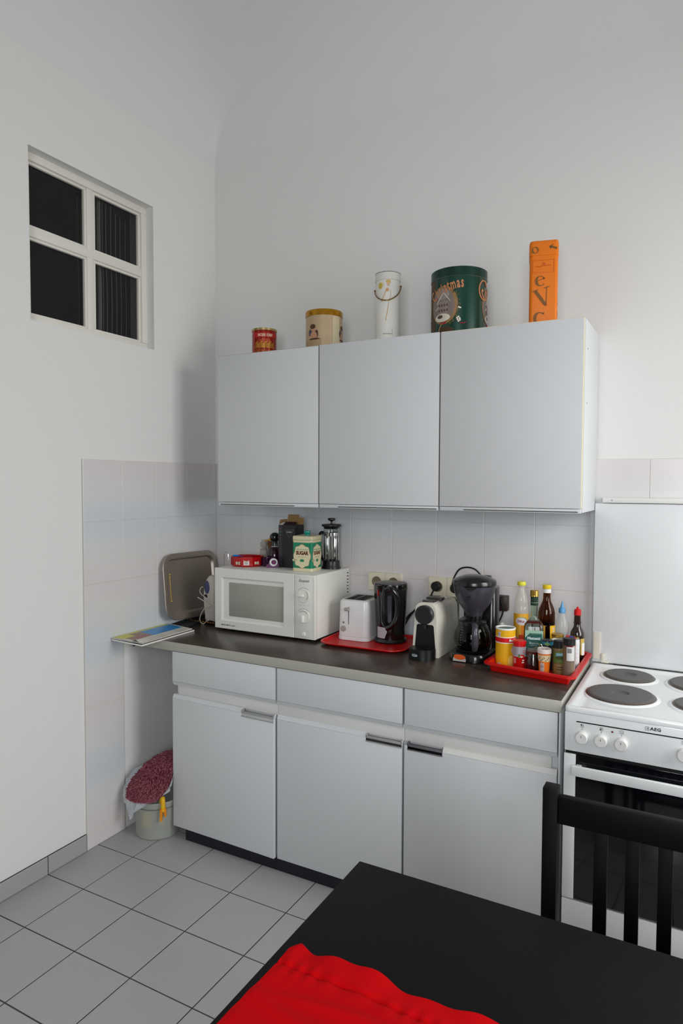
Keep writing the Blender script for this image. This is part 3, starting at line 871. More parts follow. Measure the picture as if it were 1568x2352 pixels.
# chrome hook stand
o = build('wire_hook', G().tube([(-0.0115, 0, 0), (-0.0115, 0, 0.045), (-0.009, 0, 0.059), (0.0, 0, 0.0655), (0.009, 0, 0.059), (0.0118, 0, 0.045), (0.0118, 0, 0.030)], 0.0017, 8, 6), chrome, loc=(0.2675, -0.262, MT))
tag(o, 'thin chrome wire hook standing at the left edge of the microwave', 'hook')
# two small glass bottles
amber = M('amber_glass', (196, 160, 120), 0.05, trans=0.9)
thinglass = M('frosty_glass', (236, 232, 226), 0.12, trans=0.85)
t = thing('spirit_bottle', 'small clear glass bottle with a paper label behind the red dish', 'bottle', (0.330, -0.060, MT), face(0.33, -0.06))
build('body', G().lathe([(0, 0), (0.0165, 0), (0.0172, 0.004), (0.0172, 0.062), (0.0135, 0.070), (0.0165, 0.078), (0.0165, 0.094), (0.012, 0.098), (0.0115, 0.108), (0.009, 0.108), (0.009, 0.098), (0.0145, 0.092), (0.0145, 0.006), (0, 0.005)], 28), thinglass, t)
build('paper_label', G().patch(-0.016, 0.014, 0.020, 0.060, nx=12).map(wrap(0.0172)), M('grey_label', (182, 176, 166), 0.7), t, smooth=0)
build('lettering', text('OHZ', 0.009, y=0.038).map(wrap(0.0172, 0.0012)), M('soft_brown_ink', (120, 104, 90), 0.7), t, smooth=0)
t = thing('brown_vial', 'narrow brown glass bottle with a flared top beside the duck', 'bottle', (0.3545, -0.040, MT), face(0.3545, -0.040))
build('body', G().lathe([(0, 0), (0.012, 0), (0.013, 0.004), (0.011, 0.030), (0.0105, 0.055), (0.0145, 0.086), (0.0155, 0.100), (0.0140, 0.101), (0.0125, 0.098), (0.009, 0.060), (0, 0.055)], 28), amber, t)
# mallard duck
dk = (0.4050, -0.078, MT)
t = thing('duck_figurine', 'mallard duck figurine with green head and yellow beak', 'figurine', dk, face(dk[0], dk[1]))
g = G().lathe([(0, 0), (0.026, 0), (0.032, 0.008), (0.036, 0.025), (0.0355, 0.045), (0.031, 0.062), (0.022, 0.076), (0.016, 0.081), (0, 0.082)], 28)
build('body', g, M('purple_brown_glaze', (44, 20, 34), 0.15, coat=0.5), t)
build('collar', G().lathe([(0.013, 0.079), (0.0165, 0.080), (0.0165, 0.083), (0.013, 0.084), (0.013, 0.079)], 28), M('off_white_ring', (206, 200, 192), 0.4), t)
g = G().lathe([(0, 0.083), (0.0145, 0.083), (0.0135, 0.095), (0.0135, 0.108), (0, 0.112)], 28)
g2 = G().sphere((0.000, 0, 0.124), 0.0245, 0.021, 0.0225, 28, 16)
g.add(g2.v, g2.f)
hd_m = M('mallard_green', (10, 24, 14), 0.12, coat=0.6)
hd = build('head', g, hd_m, t)
v = []
bk = G().loft(0.020, 0.012, 0.005, [(0, 0.0), (-0.0005, 0.006), (-0.002, 0.014), (-0.002, 0.021), (-0.0035, 0.026), (-0.005, 0.0275)], 4)
bk.map(lambda x, y, z: (-z, x * (0.75 if z < 0.012 else 0.9), y + 0.0)).move(-0.019, 0, 0.116)
bk.map(lambda x, y, z: (x, y, z - (0.35 * (-0.019 - x) if x < -0.019 else 0)))
build('beak', recalc(bk), M('mustard_beak', (178, 134, 22), 0.35), hd)
build('eye', G().sphere((-0.010, -0.0195, 0.130), 0.002, seg=8, ring=6), blackgloss, hd)
# purple glass jar and tape roll
pg = M('purple_glass', (110, 34, 104), 0.08, trans=0.8)
t = thing('purple_jar', 'squat purple glass jar with beaded rim beside the duck', 'jar', (0.4090, -0.150, MT), 0)
build('jar', G().lathe([(0, 0), (0.020, 0), (0.026, 0.006), (0.028, 0.018), (0.025, 0.030), (0.027, 0.037), (0.024, 0.037), (0.022, 0.030), (0.025, 0.018), (0.022, 0.008), (0, 0.006)], 32), pg, t)
g = G()
for i in range(18):
    a = 2 * PI * i / 18
    for z in (0.012, 0.020, 0.028, 0.036): g.add(*(lambda h: (h.v, h.f))(G().sphere((0.0275 * math.cos(a) * (1 if z < 0.03 else 0.98), 0.0275 * math.sin(a), z), 0.0022, seg=6, ring=4)))
build('bead', g, pg, t, kind='stuff')
t = thing('tape_dispenser', 'purple tape dispenser with a white roll leaning on the dark carton', 'dispenser', (0.4680, -0.186, MT), face(0.468, -0.186))
pm = M('purple_plastic', (92, 20, 84), 0.25)
sh = [(-0.026, 0.0), (0.024, 0.0), (0.026, 0.012), (0.020, 0.034), (0.010, 0.043), (-0.003, 0.044), (-0.014, 0.036), (-0.020, 0.018), (-0.030, 0.010)]
build('shell', recalc(G().prism(sh, -0.009, 0.009).upright()), pm, t)
build('tape_roll', recalc(G().lathe([(0.010, -0.0105), (0.0175, -0.0105), (0.0175, 0.0105), (0.010, 0.0105), (0.010, -0.0105)], 28).map(lambda x, y, z: (x + 0.002, -z, y + 0.024))), white, t)
build('core', recalc(G().lathe([(0, -0.0115), (0.0100, -0.0115), (0.0100, 0.0115), (0, 0.0115)], 24).map(lambda x, y, z: (x + 0.004, -z, y + 0.024))), pm, t)
build('hub', recalc(G().lathe([(0, -0.0125), (0.0048, -0.0125), (0.0048, 0.0125), (0, 0.0125)], 20).map(lambda x, y, z: (x + 0.004, -z, y + 0.024))), M('magenta_plastic', (140, 24, 96), 0.25), t)

# dark coffee carton
cx, cy = 0.5235, -0.124
t = thing('coffee_carton', 'tall black coffee carton with opened cardboard flaps, behind the sugar tin', 'carton', (cx, cy, MT), math.radians(-1))
cw, cd, chh = 0.088, 0.070, 0.188
cm = M('black_carton', (26, 24, 27), 0.4); kraft = M('kraft_cardboard', (150, 118, 74), 0.8)
g = G().box(-cw/2, cw/2, -cd/2, cd/2, 0, chh)
build('box', recalc(g), cm, t, smooth=0)
th = 0.0008
fl = build('front_flap', recalc(G().add([(-cw/2 + 0.022, -cd/2, chh), (cw/2, -cd/2, chh), (cw/2 - 0.003, -cd/2 + 0.020, chh + 0.014), (-cw/2 + 0.026, -cd/2 + 0.020, chh + 0.014),
    (-cw/2 + 0.022, -cd/2 + th, chh - 0.001), (cw/2, -cd/2 + th, chh - 0.001), (cw/2 - 0.003, -cd/2 + 0.020 + th, chh + 0.013), (-cw/2 + 0.026, -cd/2 + 0.020 + th, chh + 0.013)], [(0, 1, 2, 3), (4, 7, 6, 5), (0, 4, 5, 1), (1, 5, 6, 2), (2, 6, 7, 3), (3, 7, 4, 0)])), M('dark_brown_flap', (40, 24, 18), 0.5), t, smooth=0)
build('rear_flap', G().box(-cw/2 + 0.002, cw/2 - 0.028, cd/2 - 0.001, cd/2, chh, chh + 0.044).rot('X', -6, (0, cd/2, chh)), kraft, t, smooth=0)
build('rear_flap', G().box(cw/2 - 0.030, cw/2 - 0.001, cd/2 - 0.002, cd/2 - 0.001, chh, chh + 0.030).rot('X', -10, (0, cd/2, chh)), kraft, t, smooth=0)
build('side_flap', G().box(-cw/2, -cw/2 + th, -cd/2 + 0.004, cd/2 - 0.004, chh, chh + 0.024).rot('Y', 12, (-cw/2, 0, chh)), kraft, t, smooth=0)
build('white_tab', recalc(G().add([(-cw/2 + 0.001, -cd/2, chh + 0.0005), (-cw/2 + 0.021, -cd/2, chh + 0.0005), (-cw/2 + 0.027, -cd/2 + 0.022, chh + 0.011), (-cw/2 + 0.008, -cd/2 + 0.022, chh + 0.011),
    (-cw/2 + 0.001, -cd/2 + th, chh), (-cw/2 + 0.021, -cd/2 + th, chh), (-cw/2 + 0.027, -cd/2 + 0.022 + th, chh + 0.010), (-cw/2 + 0.008, -cd/2 + 0.022 + th, chh + 0.010)], [(0, 1, 2, 3), (4, 7, 6, 5), (0, 4, 5, 1), (1, 5, 6, 2), (2, 6, 7, 3), (3, 7, 4, 0)])), paper, t, smooth=0)
build('front_strip', G().box(-cw/2 + 0.0005, -cw/2 + 0.0215, -cd/2 - 0.0004, -cd/2, 0.001, chh - 0.001), M('slate_carton', (46, 45, 50), 0.4), t, smooth=0)
cc = [(170, 90, 50), (70, 140, 150), (60, 130, 140), (150, 50, 50), (150, 90, 60), (110, 84, 84), (100, 84, 90), (90, 80, 90), (100, 90, 96), (90, 82, 90), (90, 86, 92), (96, 86, 92)]
for i, c in enumerate(cc):
    z = chh - 0.018 - i * 0.0140
    build('printed_mark', G().box(-cw/2 + 0.006, -cw/2 + 0.0125, -cd/2 - 0.0007, -cd/2 - 0.0004, z, z + 0.0022).box(-cw/2 + 0.007, -cw/2 + 0.0105, -cd/2 - 0.0007, -cd/2 - 0.0004, z + 0.003, z + 0.0042), M('mark_%d' % i, c, 0.5), t, smooth=0)
tr = G().tube([(-0.010, -cd/2 - 0.0004, chh - 0.020), (0.036, -cd/2 - 0.0004, chh - 0.020), (0.013, -cd/2 - 0.0004, chh - 0.054)], 0.0005, 4, 1, True)
build('triangle_emblem', tr, M('pale_print', (178, 176, 176), 0.5), t)
build('lettering', text('Cellini', 0.0105, shear=0.15, bold=0.02).upright(), M('pale_print'), t, loc=(0.0125, -cd/2 - 0.0006, chh - 0.030), smooth=0)

# sugar tin
t = thing('sugar_tin', 'green and cream square tin lettered SUGAR on the microwave', 'tin', (0.645, -0.1865, MT), math.radians(4))
s = 0.0465; hh = 0.150; cr_ = M('tin_cream', (214, 204, 168), 0.35); gr = M('tin_green', (10, 128, 92), 0.3)
build('body', G().loft(2*s, 2*s, 0.007, [(0, 0.0), (0.0008, 0.001), (0, 0.004), (0, hh - 0.020), (-0.001, hh - 0.018)], 5), cr_, t)
build('green_band', G().loft(2*s, 2*s, 0.007, [(0.0001, 0.013), (0.0005, 0.0131), (0.0005, hh - 0.026), (0.0001, hh - 0.0259)], 5), gr, t)
g = G()
for sd in range(4):
    h = G()
    for i in range(11):
        h.add(*(lambda q: (q.v, q.f))(G().oval(-s + 0.009 + i * 0.0073, hh - 0.0262, 0.0036, 0.0028, 0.0003, 10)))
    h.upright().move(0, -s - 0.0006, 0).rot('Z', 90 * sd)
    g.add(h.v, h.f)
build('scalloped_trim', g, cr_, t, smooth=0)
lid = build('lid', G().loft(2*s, 2*s, 0.007, [(0.0012, hh - 0.019), (0.0014, hh - 0.0185), (0.0014, hh - 0.003), (-0.001, hh - 0.0006), (-0.004, hh), (-0.006, hh - 0.001)], 5), cr_, t)
build('green_line', G().loft(2*s, 2*s, 0.007, [(0.0013, hh - 0.0178), (0.0018, hh - 0.0177), (0.0018, hh - 0.0168), (0.0013, hh - 0.0167)], 5), gr, lid)
build('knob', G().lathe([(0.012, hh - 0.001), (0.011, hh + 0.004), (0.0135, hh + 0.008), (0.0150, hh + 0.015), (0.0135, hh + 0.020), (0, hh + 0.0215)], 28), M('turquoise_knob', (20, 140, 122), 0.2, coat=0.4), lid)
plq = []
for i in range(48):
    a = 2 * PI * i / 48
    k = 1 + 0.06 * math.cos(8 * a)
    plq.append((0.0385 * k * math.copysign(abs(math.cos(a)) ** 0.85, math.cos(a)), 0.064 + 0.0475 * k * math.copysign(abs(math.sin(a)) ** 0.85, math.sin(a))))
for sd in (0, 1):
    def put(name, g, m, lift, par=t):
        g = g.upright().move(0, -s - 0.0005 - lift, 0).rot('Z', 90 * sd)
        return build(name, g, m, par, smooth=0)
    put('label_edge', recalc(G().prism([(x * 1.04, 0.064 + (y - 0.064) * 1.035) for x, y in plq], 0, 0.0003)), M('label_brown_edge', (150, 84, 50), 0.5), 0)
    put('label_panel', recalc(G().prism(plq, 0, 0.0003)), M('label_cream', (218, 208, 172), 0.5), 0.0003)
    inkb = M('label_brown', (92, 40, 22), 0.5)
    put('lettering', text('SUGAR', 0.0210, y=0.077, bold=0.055, sx=0.86), inkb, 0.0006)
    put('lettering', text("World's Greatest", 0.0078, y=0.0925, shear=0.2), M('label_teal', (60, 130, 106), 0.5), 0.0006)
    put('lettering', text('FINEST QUALITY', 0.0052, y=0.0605), M('label_tan', (170, 150, 110), 0.5), 0.0006)
    put('crown', recalc(G().prism([(-0.008, 0.040), (-0.011, 0.050), (-0.006, 0.0485), (-0.004, 0.053), (0, 0.050), (0.004, 0.053), (0.006, 0.0485), (0.011, 0.050), (0.008, 0.040)], 0, 0.0003)), gr, 0.0006)
    put('ribbon_mark', G().box(-0.012, 0.012, 0.0, 0.0085, 0, 0.0003).rot('Z', 6).move(-0.033, 0.043, 0), M('label_cream'), 0.0007)
    put('ribbon_line', G().box(-0.010, 0.010, 0.0015, 0.0022, 0, 0.0002).box(-0.010, 0.010, 0.0060, 0.0067, 0, 0.0002).box(-0.006, 0.006, 0.0033, 0.0048, 0, 0.0002).rot('Z', 6).move(-0.033, 0.043, 0), inkb, 0.0010)

# french press
t = thing('french_press', 'glass french press with black base and plunger, right of the sugar tin', 'coffee maker', (0.7055, -0.082, MT), face(0.70, -0.08))
build('base', G().lathe([(0, 0), (0.042, 0), (0.042, 0.004), (0.0375, 0.012), (0.0365, 0.034), (0.0345, 0.036), (0.0345, 0.014), (0, 0.012)], 40), black, t)
build('glass_beaker', G().lathe([(0, 0.0145), (0.030, 0.0145), (0.0335, 0.018), (0.0335, 0.168), (0.0355, 0.178), (0.0340, 0.178), (0.0320, 0.168), (0.0320, 0.019), (0, 0.017)], 40), glass, t)
build('steel_band', G().lathe([(0.0338, 0.144), (0.0350, 0.144), (0.0350, 0.158), (0.0338, 0.158), (0.0338, 0.144)], 40), chrome, t)
ld = build('lid', G().lathe([(0, 0.174), (0.031, 0.174), (0.033, 0.180), (0.0425, 0.186), (0.0435, 0.190), (0.042, 0.194), (0.020, 0.196), (0, 0.197)], 40), black, t)
pl_ = build('plunger_rod', G().disc((0, 0, 0.030), (0, 0, 1), 0.0024, 0.185, 12), chrome, t)
build('plunger_knob', G().lathe([(0, 0.207), (0.004, 0.207), (0.012, 0.210), (0.0165, 0.213), (0.0165, 0.219), (0.013, 0.221), (0, 0.221)], 28).add(*(lambda q: (q.v, q.f))(G().lathe([(0.005, 0.195), (0.0035, 0.202), (0.0045, 0.208)], 16))), black, pl_)
build('filter_disc', G().lathe([(0, 0.026), (0.0312, 0.026), (0.0312, 0.029), (0, 0.030)], 40), chrome, pl_)
for q in range(4):
    a = PI / 4 + q * PI / 2 - 0.25
    build('steel_strut', G().rbox(0.0338, 0.0348, -0.006, 0.006, 0.036, 0.146, 0.0004).rot('Z', math.degrees(a)), chrome, t)
build('handle', G().tube([(0.034, 0, 0.150), (0.052, 0, 0.156), (0.062, 0, 0.140), (0.060, 0, 0.080), (0.050, 0, 0.045), (0.037, 0, 0.030)], 0.0058, 10, 6, flat=1.3).rot('Z', 148), black, t)

# ================================================================== left end of the worktop
# steel serving tray leaning against the left wall
tr_w, tr_h = 0.372, 0.300
t = thing('serving_tray', 'rounded stainless steel serving tray leaning against the left wall', 'tray', (0.052, -0.236, WZ + 0.0275))
def lean(x, y, z):     # tray drawn in xy (x along the wall, y up), z towards the room
    a = math.radians(6.0); b = math.radians(-1.0)
    X, Y = x * math.cos(b) - y * math.sin(b), x * math.sin(b) + y * math.cos(b)
    return (z * math.cos(a) - Y * math.sin(a), -0.0 + X, Y * math.cos(a) + z * math.sin(a))
g = G().loft(tr_w - 0.06, tr_h - 0.06, 0.035, [(0, -0.001), (0.004, 0.0), (0.010, 0.012), (0.028, 0.013), (0.030, 0.011), (0.030, 0.0098), (0.012, 0.0105), (0.006, 0.010), (-0.001, 0.0008), (-0.004, 0.0002)], 8)
g = recalc(g).move(0, tr_h / 2, 0)
steel2 = M('dull_steel', (178, 168, 158), 0.42, metal=0.9, bump=0.04, bscale=30)
build('dish', recalc(g.map(lean)), steel2, t, smooth=40)
brass = M('brass_handle', (200, 170, 110), 0.2, metal=1.0)
for sx in (-1, 1):
    hx_ = sx * (tr_w / 2 - 0.020)
    g = G().tube([(hx_, tr_h * 0.30, 0.030), (hx_, tr_h * 0.70, 0.030)], 0.0030, 10, 1)
    for k in (0.30, 0.70): g.sphere((hx_, tr_h * k, 0.030), 0.0048, seg=12, ring=8)
    hb = build('handle', g.map(lean), brass, t)
    g = G()
    for k in (0.36, 0.64):
        build('stay', G().tube([(hx_, tr_h * k, 0.012), (hx_, tr_h * k, 0.030)], 0.0018, 8, 1).map(lean), brass, hb)
# second ornate gold-rimmed dish lying under it
t = thing('gilt_dish', 'flat dark dish with scalloped gold beads, under the leaning tray', 'dish', (0.138, -0.150, WZ + 0.0005))
build('plate', G().loft(0.235, 0.200, 0.05, [(-0.02, 0.0), (-0.006, 0.004), (0, 0.009), (0.0, 0.011), (-0.006, 0.0095), (-0.022, 0.005)], 8), M('antique_dish', (58, 44, 30), 0.3, metal=0.5), t)
g = G()
for i in range(15):
    x = -0.105 + i * 0.015
    for y in (-0.101, 0.101):
        g.sphere((x, y, 0.0095), 0.0055, 0.0035, 0.0028, 10, 6)
for i in range(11):
    for x in (-0.1185, 0.1185):
        g.sphere((x, -0.080 + 0.016 * i, 0.0095), 0.0035, 0.0055, 0.0028, 10, 6)
build('gold_bead', g, gold, t, kind='stuff')

# hand mixer standing between the tray and the microwave
t = thing('hand_mixer', 'white and blue hand appliance with its cord, squeezed beside the microwave', 'appliance', (0.1440, -0.200, WZ + 0.0105))
mxw = M('ivory_plastic', (196, 190, 182), 0.35)
prof = [(-0.026, 0.0), (0.022, 0.0), (0.024, 0.05), (0.026, 0.11), (0.030, 0.150), (0.028, 0.195), (0.016, 0.215), (-0.004, 0.212), (-0.022, 0.190), (-0.033, 0.155), (-0.037, 0.115), (-0.034, 0.07), (-0.028, 0.030)]
g = G()
for k, (sc, yy) in enumerate(((0.86, -0.032), (0.97, -0.026), (1.0, -0.012), (1.0, 0.012), (0.97, 0.026), (0.86, 0.032))):
    g.v += [(x * sc, yy, 0.107 + (z - 0.107) * (1 - (1 - sc) * 0.5)) for x, z in prof]
n = len(prof)
for k in range(5):
    for i in range(n):
        g.f.append((k * n + i, k * n + (i + 1) % n, k * n + n + (i + 1) % n, k * n + n + i))
g.f.append(tuple(range(n))); g.f.append(tuple(range(5 * n, 6 * n))[::-1])
build('housing', recalc(g), mxw, t, smooth=50)
build('blue_panel', G().sphere((-0.012, -0.030, 0.158), 0.017, 0.006, 0.033, 20, 12), M('dusty_blue', (66, 70, 110), 0.4), t)
build('dial', G().disc((-0.018, -0.030, 0.116), (0, -1, 0), 0.009, 0.006, 20, 0.001), M('dark_plum', (48, 20, 34), 0.4), t)
build('cord', G().tube([(0.010, -0.040, 0.098), (-0.018, -0.044, 0.116), (-0.036, -0.046, 0.128), (-0.042, -0.046, 0.142), (-0.036, -0.044, 0.156), (-0.026, -0.042, 0.160)], 0.0023, 8, 6)
      .tube([(0.020, -0.042, 0.072), (-0.010, -0.046, 0.092), (-0.040, -0.050, 0.106), (-0.052, -0.050, 0.110)], 0.0026, 8, 6)
      .tube([(0.010, -0.042, 0.070), (-0.012, -0.048, 0.062), (-0.030, -0.050, 0.038), (-0.040, -0.050, 0.010), (-0.032, -0.050, -0.006), (-0.016, -0.050, -0.008), (-0.004, -0.046, 0.003), (0.012, -0.042, 0.012)], 0.0023, 8, 6), mxw, t)

# magazines overhanging the front edge
def quad_slab(pts, z0, z1, curl=None, n=12):
    """pts FL, FR, BR, BL; curl(u,v) lifts"""
    g = G(); top = []; 
    for j in range(n + 1):
        for i in range(n + 1):
            u, w = i / n, j / n
            x = (pts[0][0] * (1 - u) + pts[1][0] * u) * (1 - w) + (pts[3][0] * (1 - u) + pts[2][0] * u) * w
            y = (pts[0][1] * (1 - u) + pts[1][1] * u) * (1 - w) + (pts[3][1] * (1 - u) + pts[2][1] * u) * w
            c = curl(u, w) if curl else 0
            top.append((x, y, z1 + c))
    v = top + [(x, y, z - (z1 - z0)) for x, y, z in top]
    N = (n + 1) ** 2; f = []
    for j in range(n):
        for i in range(n):
            a = j * (n + 1) + i
            f.append((a, a + 1, a + n + 2, a + n + 1)); f.append((N + a, N + a + n + 1, N + a + n + 2, N + a + 1))
    bd = list(range(n)) + [n + j * (n + 1) for j in range(n)] + [n * (n + 1) + n - i for i in range(n)] + [(n - j) * (n + 1) for j in range(n)]
    for i in range(len(bd)):
        a, b = bd[i], bd[(i + 1) % len(bd)]
        f.append((a, N + a, N + b, b))
    return G().add(v, f)
MB = [(0.012, -0.690), (0.194, -0.704), (0.190, -0.388), (0.012, -0.362)]
t = thing('magazine', 'thick white-edged magazine at the bottom of the small stack', 'magazine', (0, 0, WZ + 0.0006), group='magazines on the worktop corner')
build('pages', quad_slab(MB, 0, 0.006), paper, t, smooth=0)
build('dark_cover', quad_slab(MB, 0.0061, 0.0068), M('cover_dark', (70, 66, 66), 0.35), t, smooth=0)
t = thing('magazine', 'open-cornered holiday magazine with a blue and yellow cover, on top of the stack', 'magazine', (0, 0, WZ + 0.0085), group='magazines on the worktop corner')
MC = [(0.0125, -0.692), (0.188, -0.696), (0.183, -0.394), (0.0125, -0.362)]
def curl(u, w): return 0.010 * max(0, 1 - math.hypot((u - 0.80) / 0.13, (w - 0.02) / 0.16)) + 0.0012 * math.sin(u * 5) * (1 - w)
build('pages', quad_slab(MC, 0, 0.0034, lambda u, w: curl(u, w) * 0.15), M('page_grey', (206, 202, 192), 0.6), t, smooth=0)
cv = build('cover', quad_slab(MC, 0.0036, 0.0041, curl, 24), M('cover_white', (212, 208, 198), 0.35), t, smooth=40)
def cov(name, a, b, c, d, m):       # a cover picture between fractions of the cover
    def P(u, w):
        return ((MC[0][0] * (1 - u) + MC[1][0] * u) * (1 - w) + (MC[3][0] * (1 - u) + MC[2][0] * u) * w, (MC[0][1] * (1 - u) + MC[1][1] * u) * (1 - w) + (MC[3][1] * (1 - u) + MC[2][1] * u) * w)
    build(name, quad_slab([P(a, c), P(b, c), P(b, d), P(a, d)], 0.0042, 0.0044, lambda u, w: curl(a + (b - a) * u, c + (d - c) * w), 12), m, cv, smooth=0)
cov('yellow_margin', 0.0, 0.12, 0.02, 0.97, M('cover_yellow', (206, 198, 52), 0.3))
cov('yellow_title', 0.12, 0.36, 0.02, 0.22, M('cover_yellow'))
cov('sea_picture', 0.12, 0.68, 0.40, 0.97, M('cover_blue', (10, 132, 200), 0.3))
cov('beach_picture', 0.36, 0.68, 0.05, 0.40, M('cover_rock', (150, 124, 104), 0.4, var=0.5, bscale=60))
cov('cliff_picture', 0.12, 0.36, 0.22, 0.40, M('cover_rock'))
cov('flower_picture', 0.46, 0.66, 0.12, 0.36, M('cover_pink', (176, 92, 112), 0.4, var=0.4, bscale=80))
cov('white_column', 0.66, 0.99, 0.03, 0.97, M('cover_white', (212, 208, 198), 0.35))
cov('plant_picture', 0.72, 0.97, 0.12, 0.50, M('cover_green', (104, 122, 52), 0.4, var=0.6, bscale=70))
cov('photo_strip', 0.74, 0.97, 0.72, 0.92, M('cover_teal', (70, 140, 166), 0.4, var=0.5, bscale=60))
cov('orange_strip', 0.68, 0.74, 0.50, 0.90, M('cover_orange', (190, 120, 70), 0.4))
o = build('dark_booklet', G().rbox(-0.045, 0.045, -0.06, 0.06, 0, 0.010, 0.001), M('dark_cloth_cover', (24, 28, 34), 0.6), loc=(0.0635, -0.296, WZ + 0.0004), rz=math.radians(8))
tag(o, 'small dark booklet between the magazines and the steel tray', 'book')

# ================================================================== sockets, plugs
def socket(x, z, recess=True, parent=None):
    p = build('cover_plate', G().loft(0.079, 0.079, 0.004, [(0, 0), (0, 0.008), (-0.002, 0.0105)], 4).map(lambda x, y, z: (x, -z, y)).move(x, 0, z), cream, parent)
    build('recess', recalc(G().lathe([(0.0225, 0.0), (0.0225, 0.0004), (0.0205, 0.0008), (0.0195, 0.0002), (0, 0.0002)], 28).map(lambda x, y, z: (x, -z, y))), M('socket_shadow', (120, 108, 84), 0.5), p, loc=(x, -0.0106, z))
    return p
t = thing('double_socket', 'cream double wall socket behind the black kettle', 'socket', (0, -0.0083, 0))
socket(0.8955, 1.046, parent=t); socket(0.9750, 1.046, parent=t)
t = thing('double_socket', 'cream double wall socket with black plugs behind the capsule machine', 'socket', (0, -0.0083, 0))
socket(1.1750, 1.045, parent=t); socket(1.2545, 1.045, parent=t)
def plug(x, z, label, pts):
    t = thing('power_plug', label, 'plug', (x, -0.0197, z))
    build('plug_body', G().disc((0, 0, 0), (0, -1, 0), 0.0195, 0.020, 28, 0.004), rubber, t)
    build('cord', G().tube(pts, 0.0034, 8, 8), rubber, t)
plug(1.172, 1.047, 'round black plug in the wall socket above the capsule machine', [(-0.006, -0.012, -0.012), (-0.016, -0.014, -0.032), (-0.026, -0.012, -0.060), (-0.030, -0.012, -0.090), (-0.020, -0.012, -0.120)])
plug(1.2545, 1.045, 'round black plug half hidden by the coffee maker', [(-0.010, -0.014, 0.012), (-0.004, -0.016, 0.040), (0.018, -0.016, 0.078), (0.050, -0.016, 0.090), (0.085, -0.016, 0.084), (0.110, -0.014, 0.060)])
t = thing('plug_adapter', 'dark brown plug-in adapter on the tiles right of the coffee maker', 'adapter', (1.452, -0.009, 1.002))
build('housing', G().rbox(-0.021, 0.021, -0.036, 0, -0.030, 0.030, 0.004), M('brown_plastic', (52, 36, 34), 0.4), t)
build('groove', G().box(-0.016, 0.004, -0.0368, -0.0355, 0.006, 0.010).box(-0.016, 0.004, -0.0368, -0.0355, -0.008, -0.004), black, t, smooth=0)
build('cord', G().tube([(-0.016, -0.034, 0.022), (0.000, -0.044, 0.010), (0.008, -0.046, -0.020), (0.002, -0.044, -0.048), (-0.016, -0.040, -0.085)], 0.0030, 8, 8), rubber, t)
o = build('loose_cord', G().tube([(1.030, -0.045, WZ + 0.030), (1.062, -0.045, WZ + 0.090), (1.100, -0.045, WZ + 0.135), (1.135, -0.042, WZ + 0.150), (1.160, -0.042, WZ + 0.138), (1.168, -0.040, WZ + 0.080), (1.160, -0.040, WZ + 0.0046)], 0.0034, 8, 8)
          .tube([(1.030, -0.053, WZ + 0.055), (1.070, -0.053, WZ + 0.105), (1.105, -0.053, WZ + 0.125), (1.140, -0.050, WZ + 0.122), (1.160, -0.050, WZ + 0.060), (1.130, -0.052, WZ + 0.020), (1.100, -0.054, WZ + 0.0250)], 0.0034, 8, 8), rubber)
tag(o, 'loops of black cord between the kettle and the capsule machine', 'cord')

# ================================================================== toaster, kettle on a red tray
t = thing('red_tray', 'small rounded red tray under the toaster and the kettle', 'tray', (0.9620, -0.199, WZ + 0.0004), math.radians(1.5))
g = G().loft(0.326, 0.250, 0.040, [(-0.002, 0), (0.002, 0.001), (0.012, 0.011), (0.020, 0.0125), (0.021, 0.0110), (0.021, 0.0125), (0.020, 0.0145), (0.012, 0.0140), (0.004, 0.0050), (0.000, 0.0040)], 8)
build('dish', recalc(g), red, t)
RT = WZ + 0.0046

tx, ty = 0.8815, -0.142
t = thing('toaster', 'small white two-slot toaster right of the microwave', 'toaster', (tx, ty, RT), math.radians(3))
tw, td, th_ = 0.138, 0.170, 0.166
tm = M('toaster_white', (224, 224, 224), 0.28, coat=0.2)
build('body', G().loft(tw, td, 0.026, [(-0.004, 0.016), (0, 0.0165), (0, 0.020), (-0.0025, 0.10), (-0.004, th_ - 0.012), (-0.007, th_ - 0.004), (-0.013, th_)], 8), tm, t)
build('base', G().loft(tw, td, 0.026, [(-0.001, 0.0), (0.0015, 0.002), (0.0015, 0.013), (-0.001, 0.0155)], 8), tm, t)
fp = build('top_plate', G().rbox(-0.046, 0.046, -0.062, 0.062, th_ - 0.001, th_ + 0.0012, 0.001), M('toaster_dark_top', (48, 44, 42), 0.35, metal=0.4), t)
for x in (-0.021, 0.021):
    build('slot', G().rbox(x - 0.013, x + 0.013, -0.057, 0.057, th_ + 0.0008, th_ + 0.0018, 0.0004), M('slot_black', (8, 7, 7), 0.7), fp)
build('slot_rib', G().rbox(-0.003, 0.003, -0.060, 0.060, th_ + 0.001, th_ + 0.003, 0.001), M('rib_grey', (110, 106, 102), 0.3, metal=0.5), fp)
build('lever_slot', G().rbox(-0.0185, -0.0165, -td/2 + 0.0005, -td/2 + 0.005, 0.066, 0.138, 0.0005), black, t)
lv = M('warm_grey_plastic', (160, 156, 150), 0.4)
build('lever', G().rbox(-0.034, -0.012, -td/2 - 0.012, -td/2 + 0.003, 0.122, 0.136, 0.005, 3), lv, t)
build('cancel_button', G().disc((-0.040, -td/2 + 0.003, 0.073), (0, -1, 0), 0.0042, 0.005, 16, 0.001), M('mid_grey_plastic', (120, 118, 114), 0.4), t)
build('browning_dial', G().disc((-0.040, -td/2 + 0.003, 0.048), (0, -1, 0), 0.0118, 0.010, 28, 0.002), lv, t)

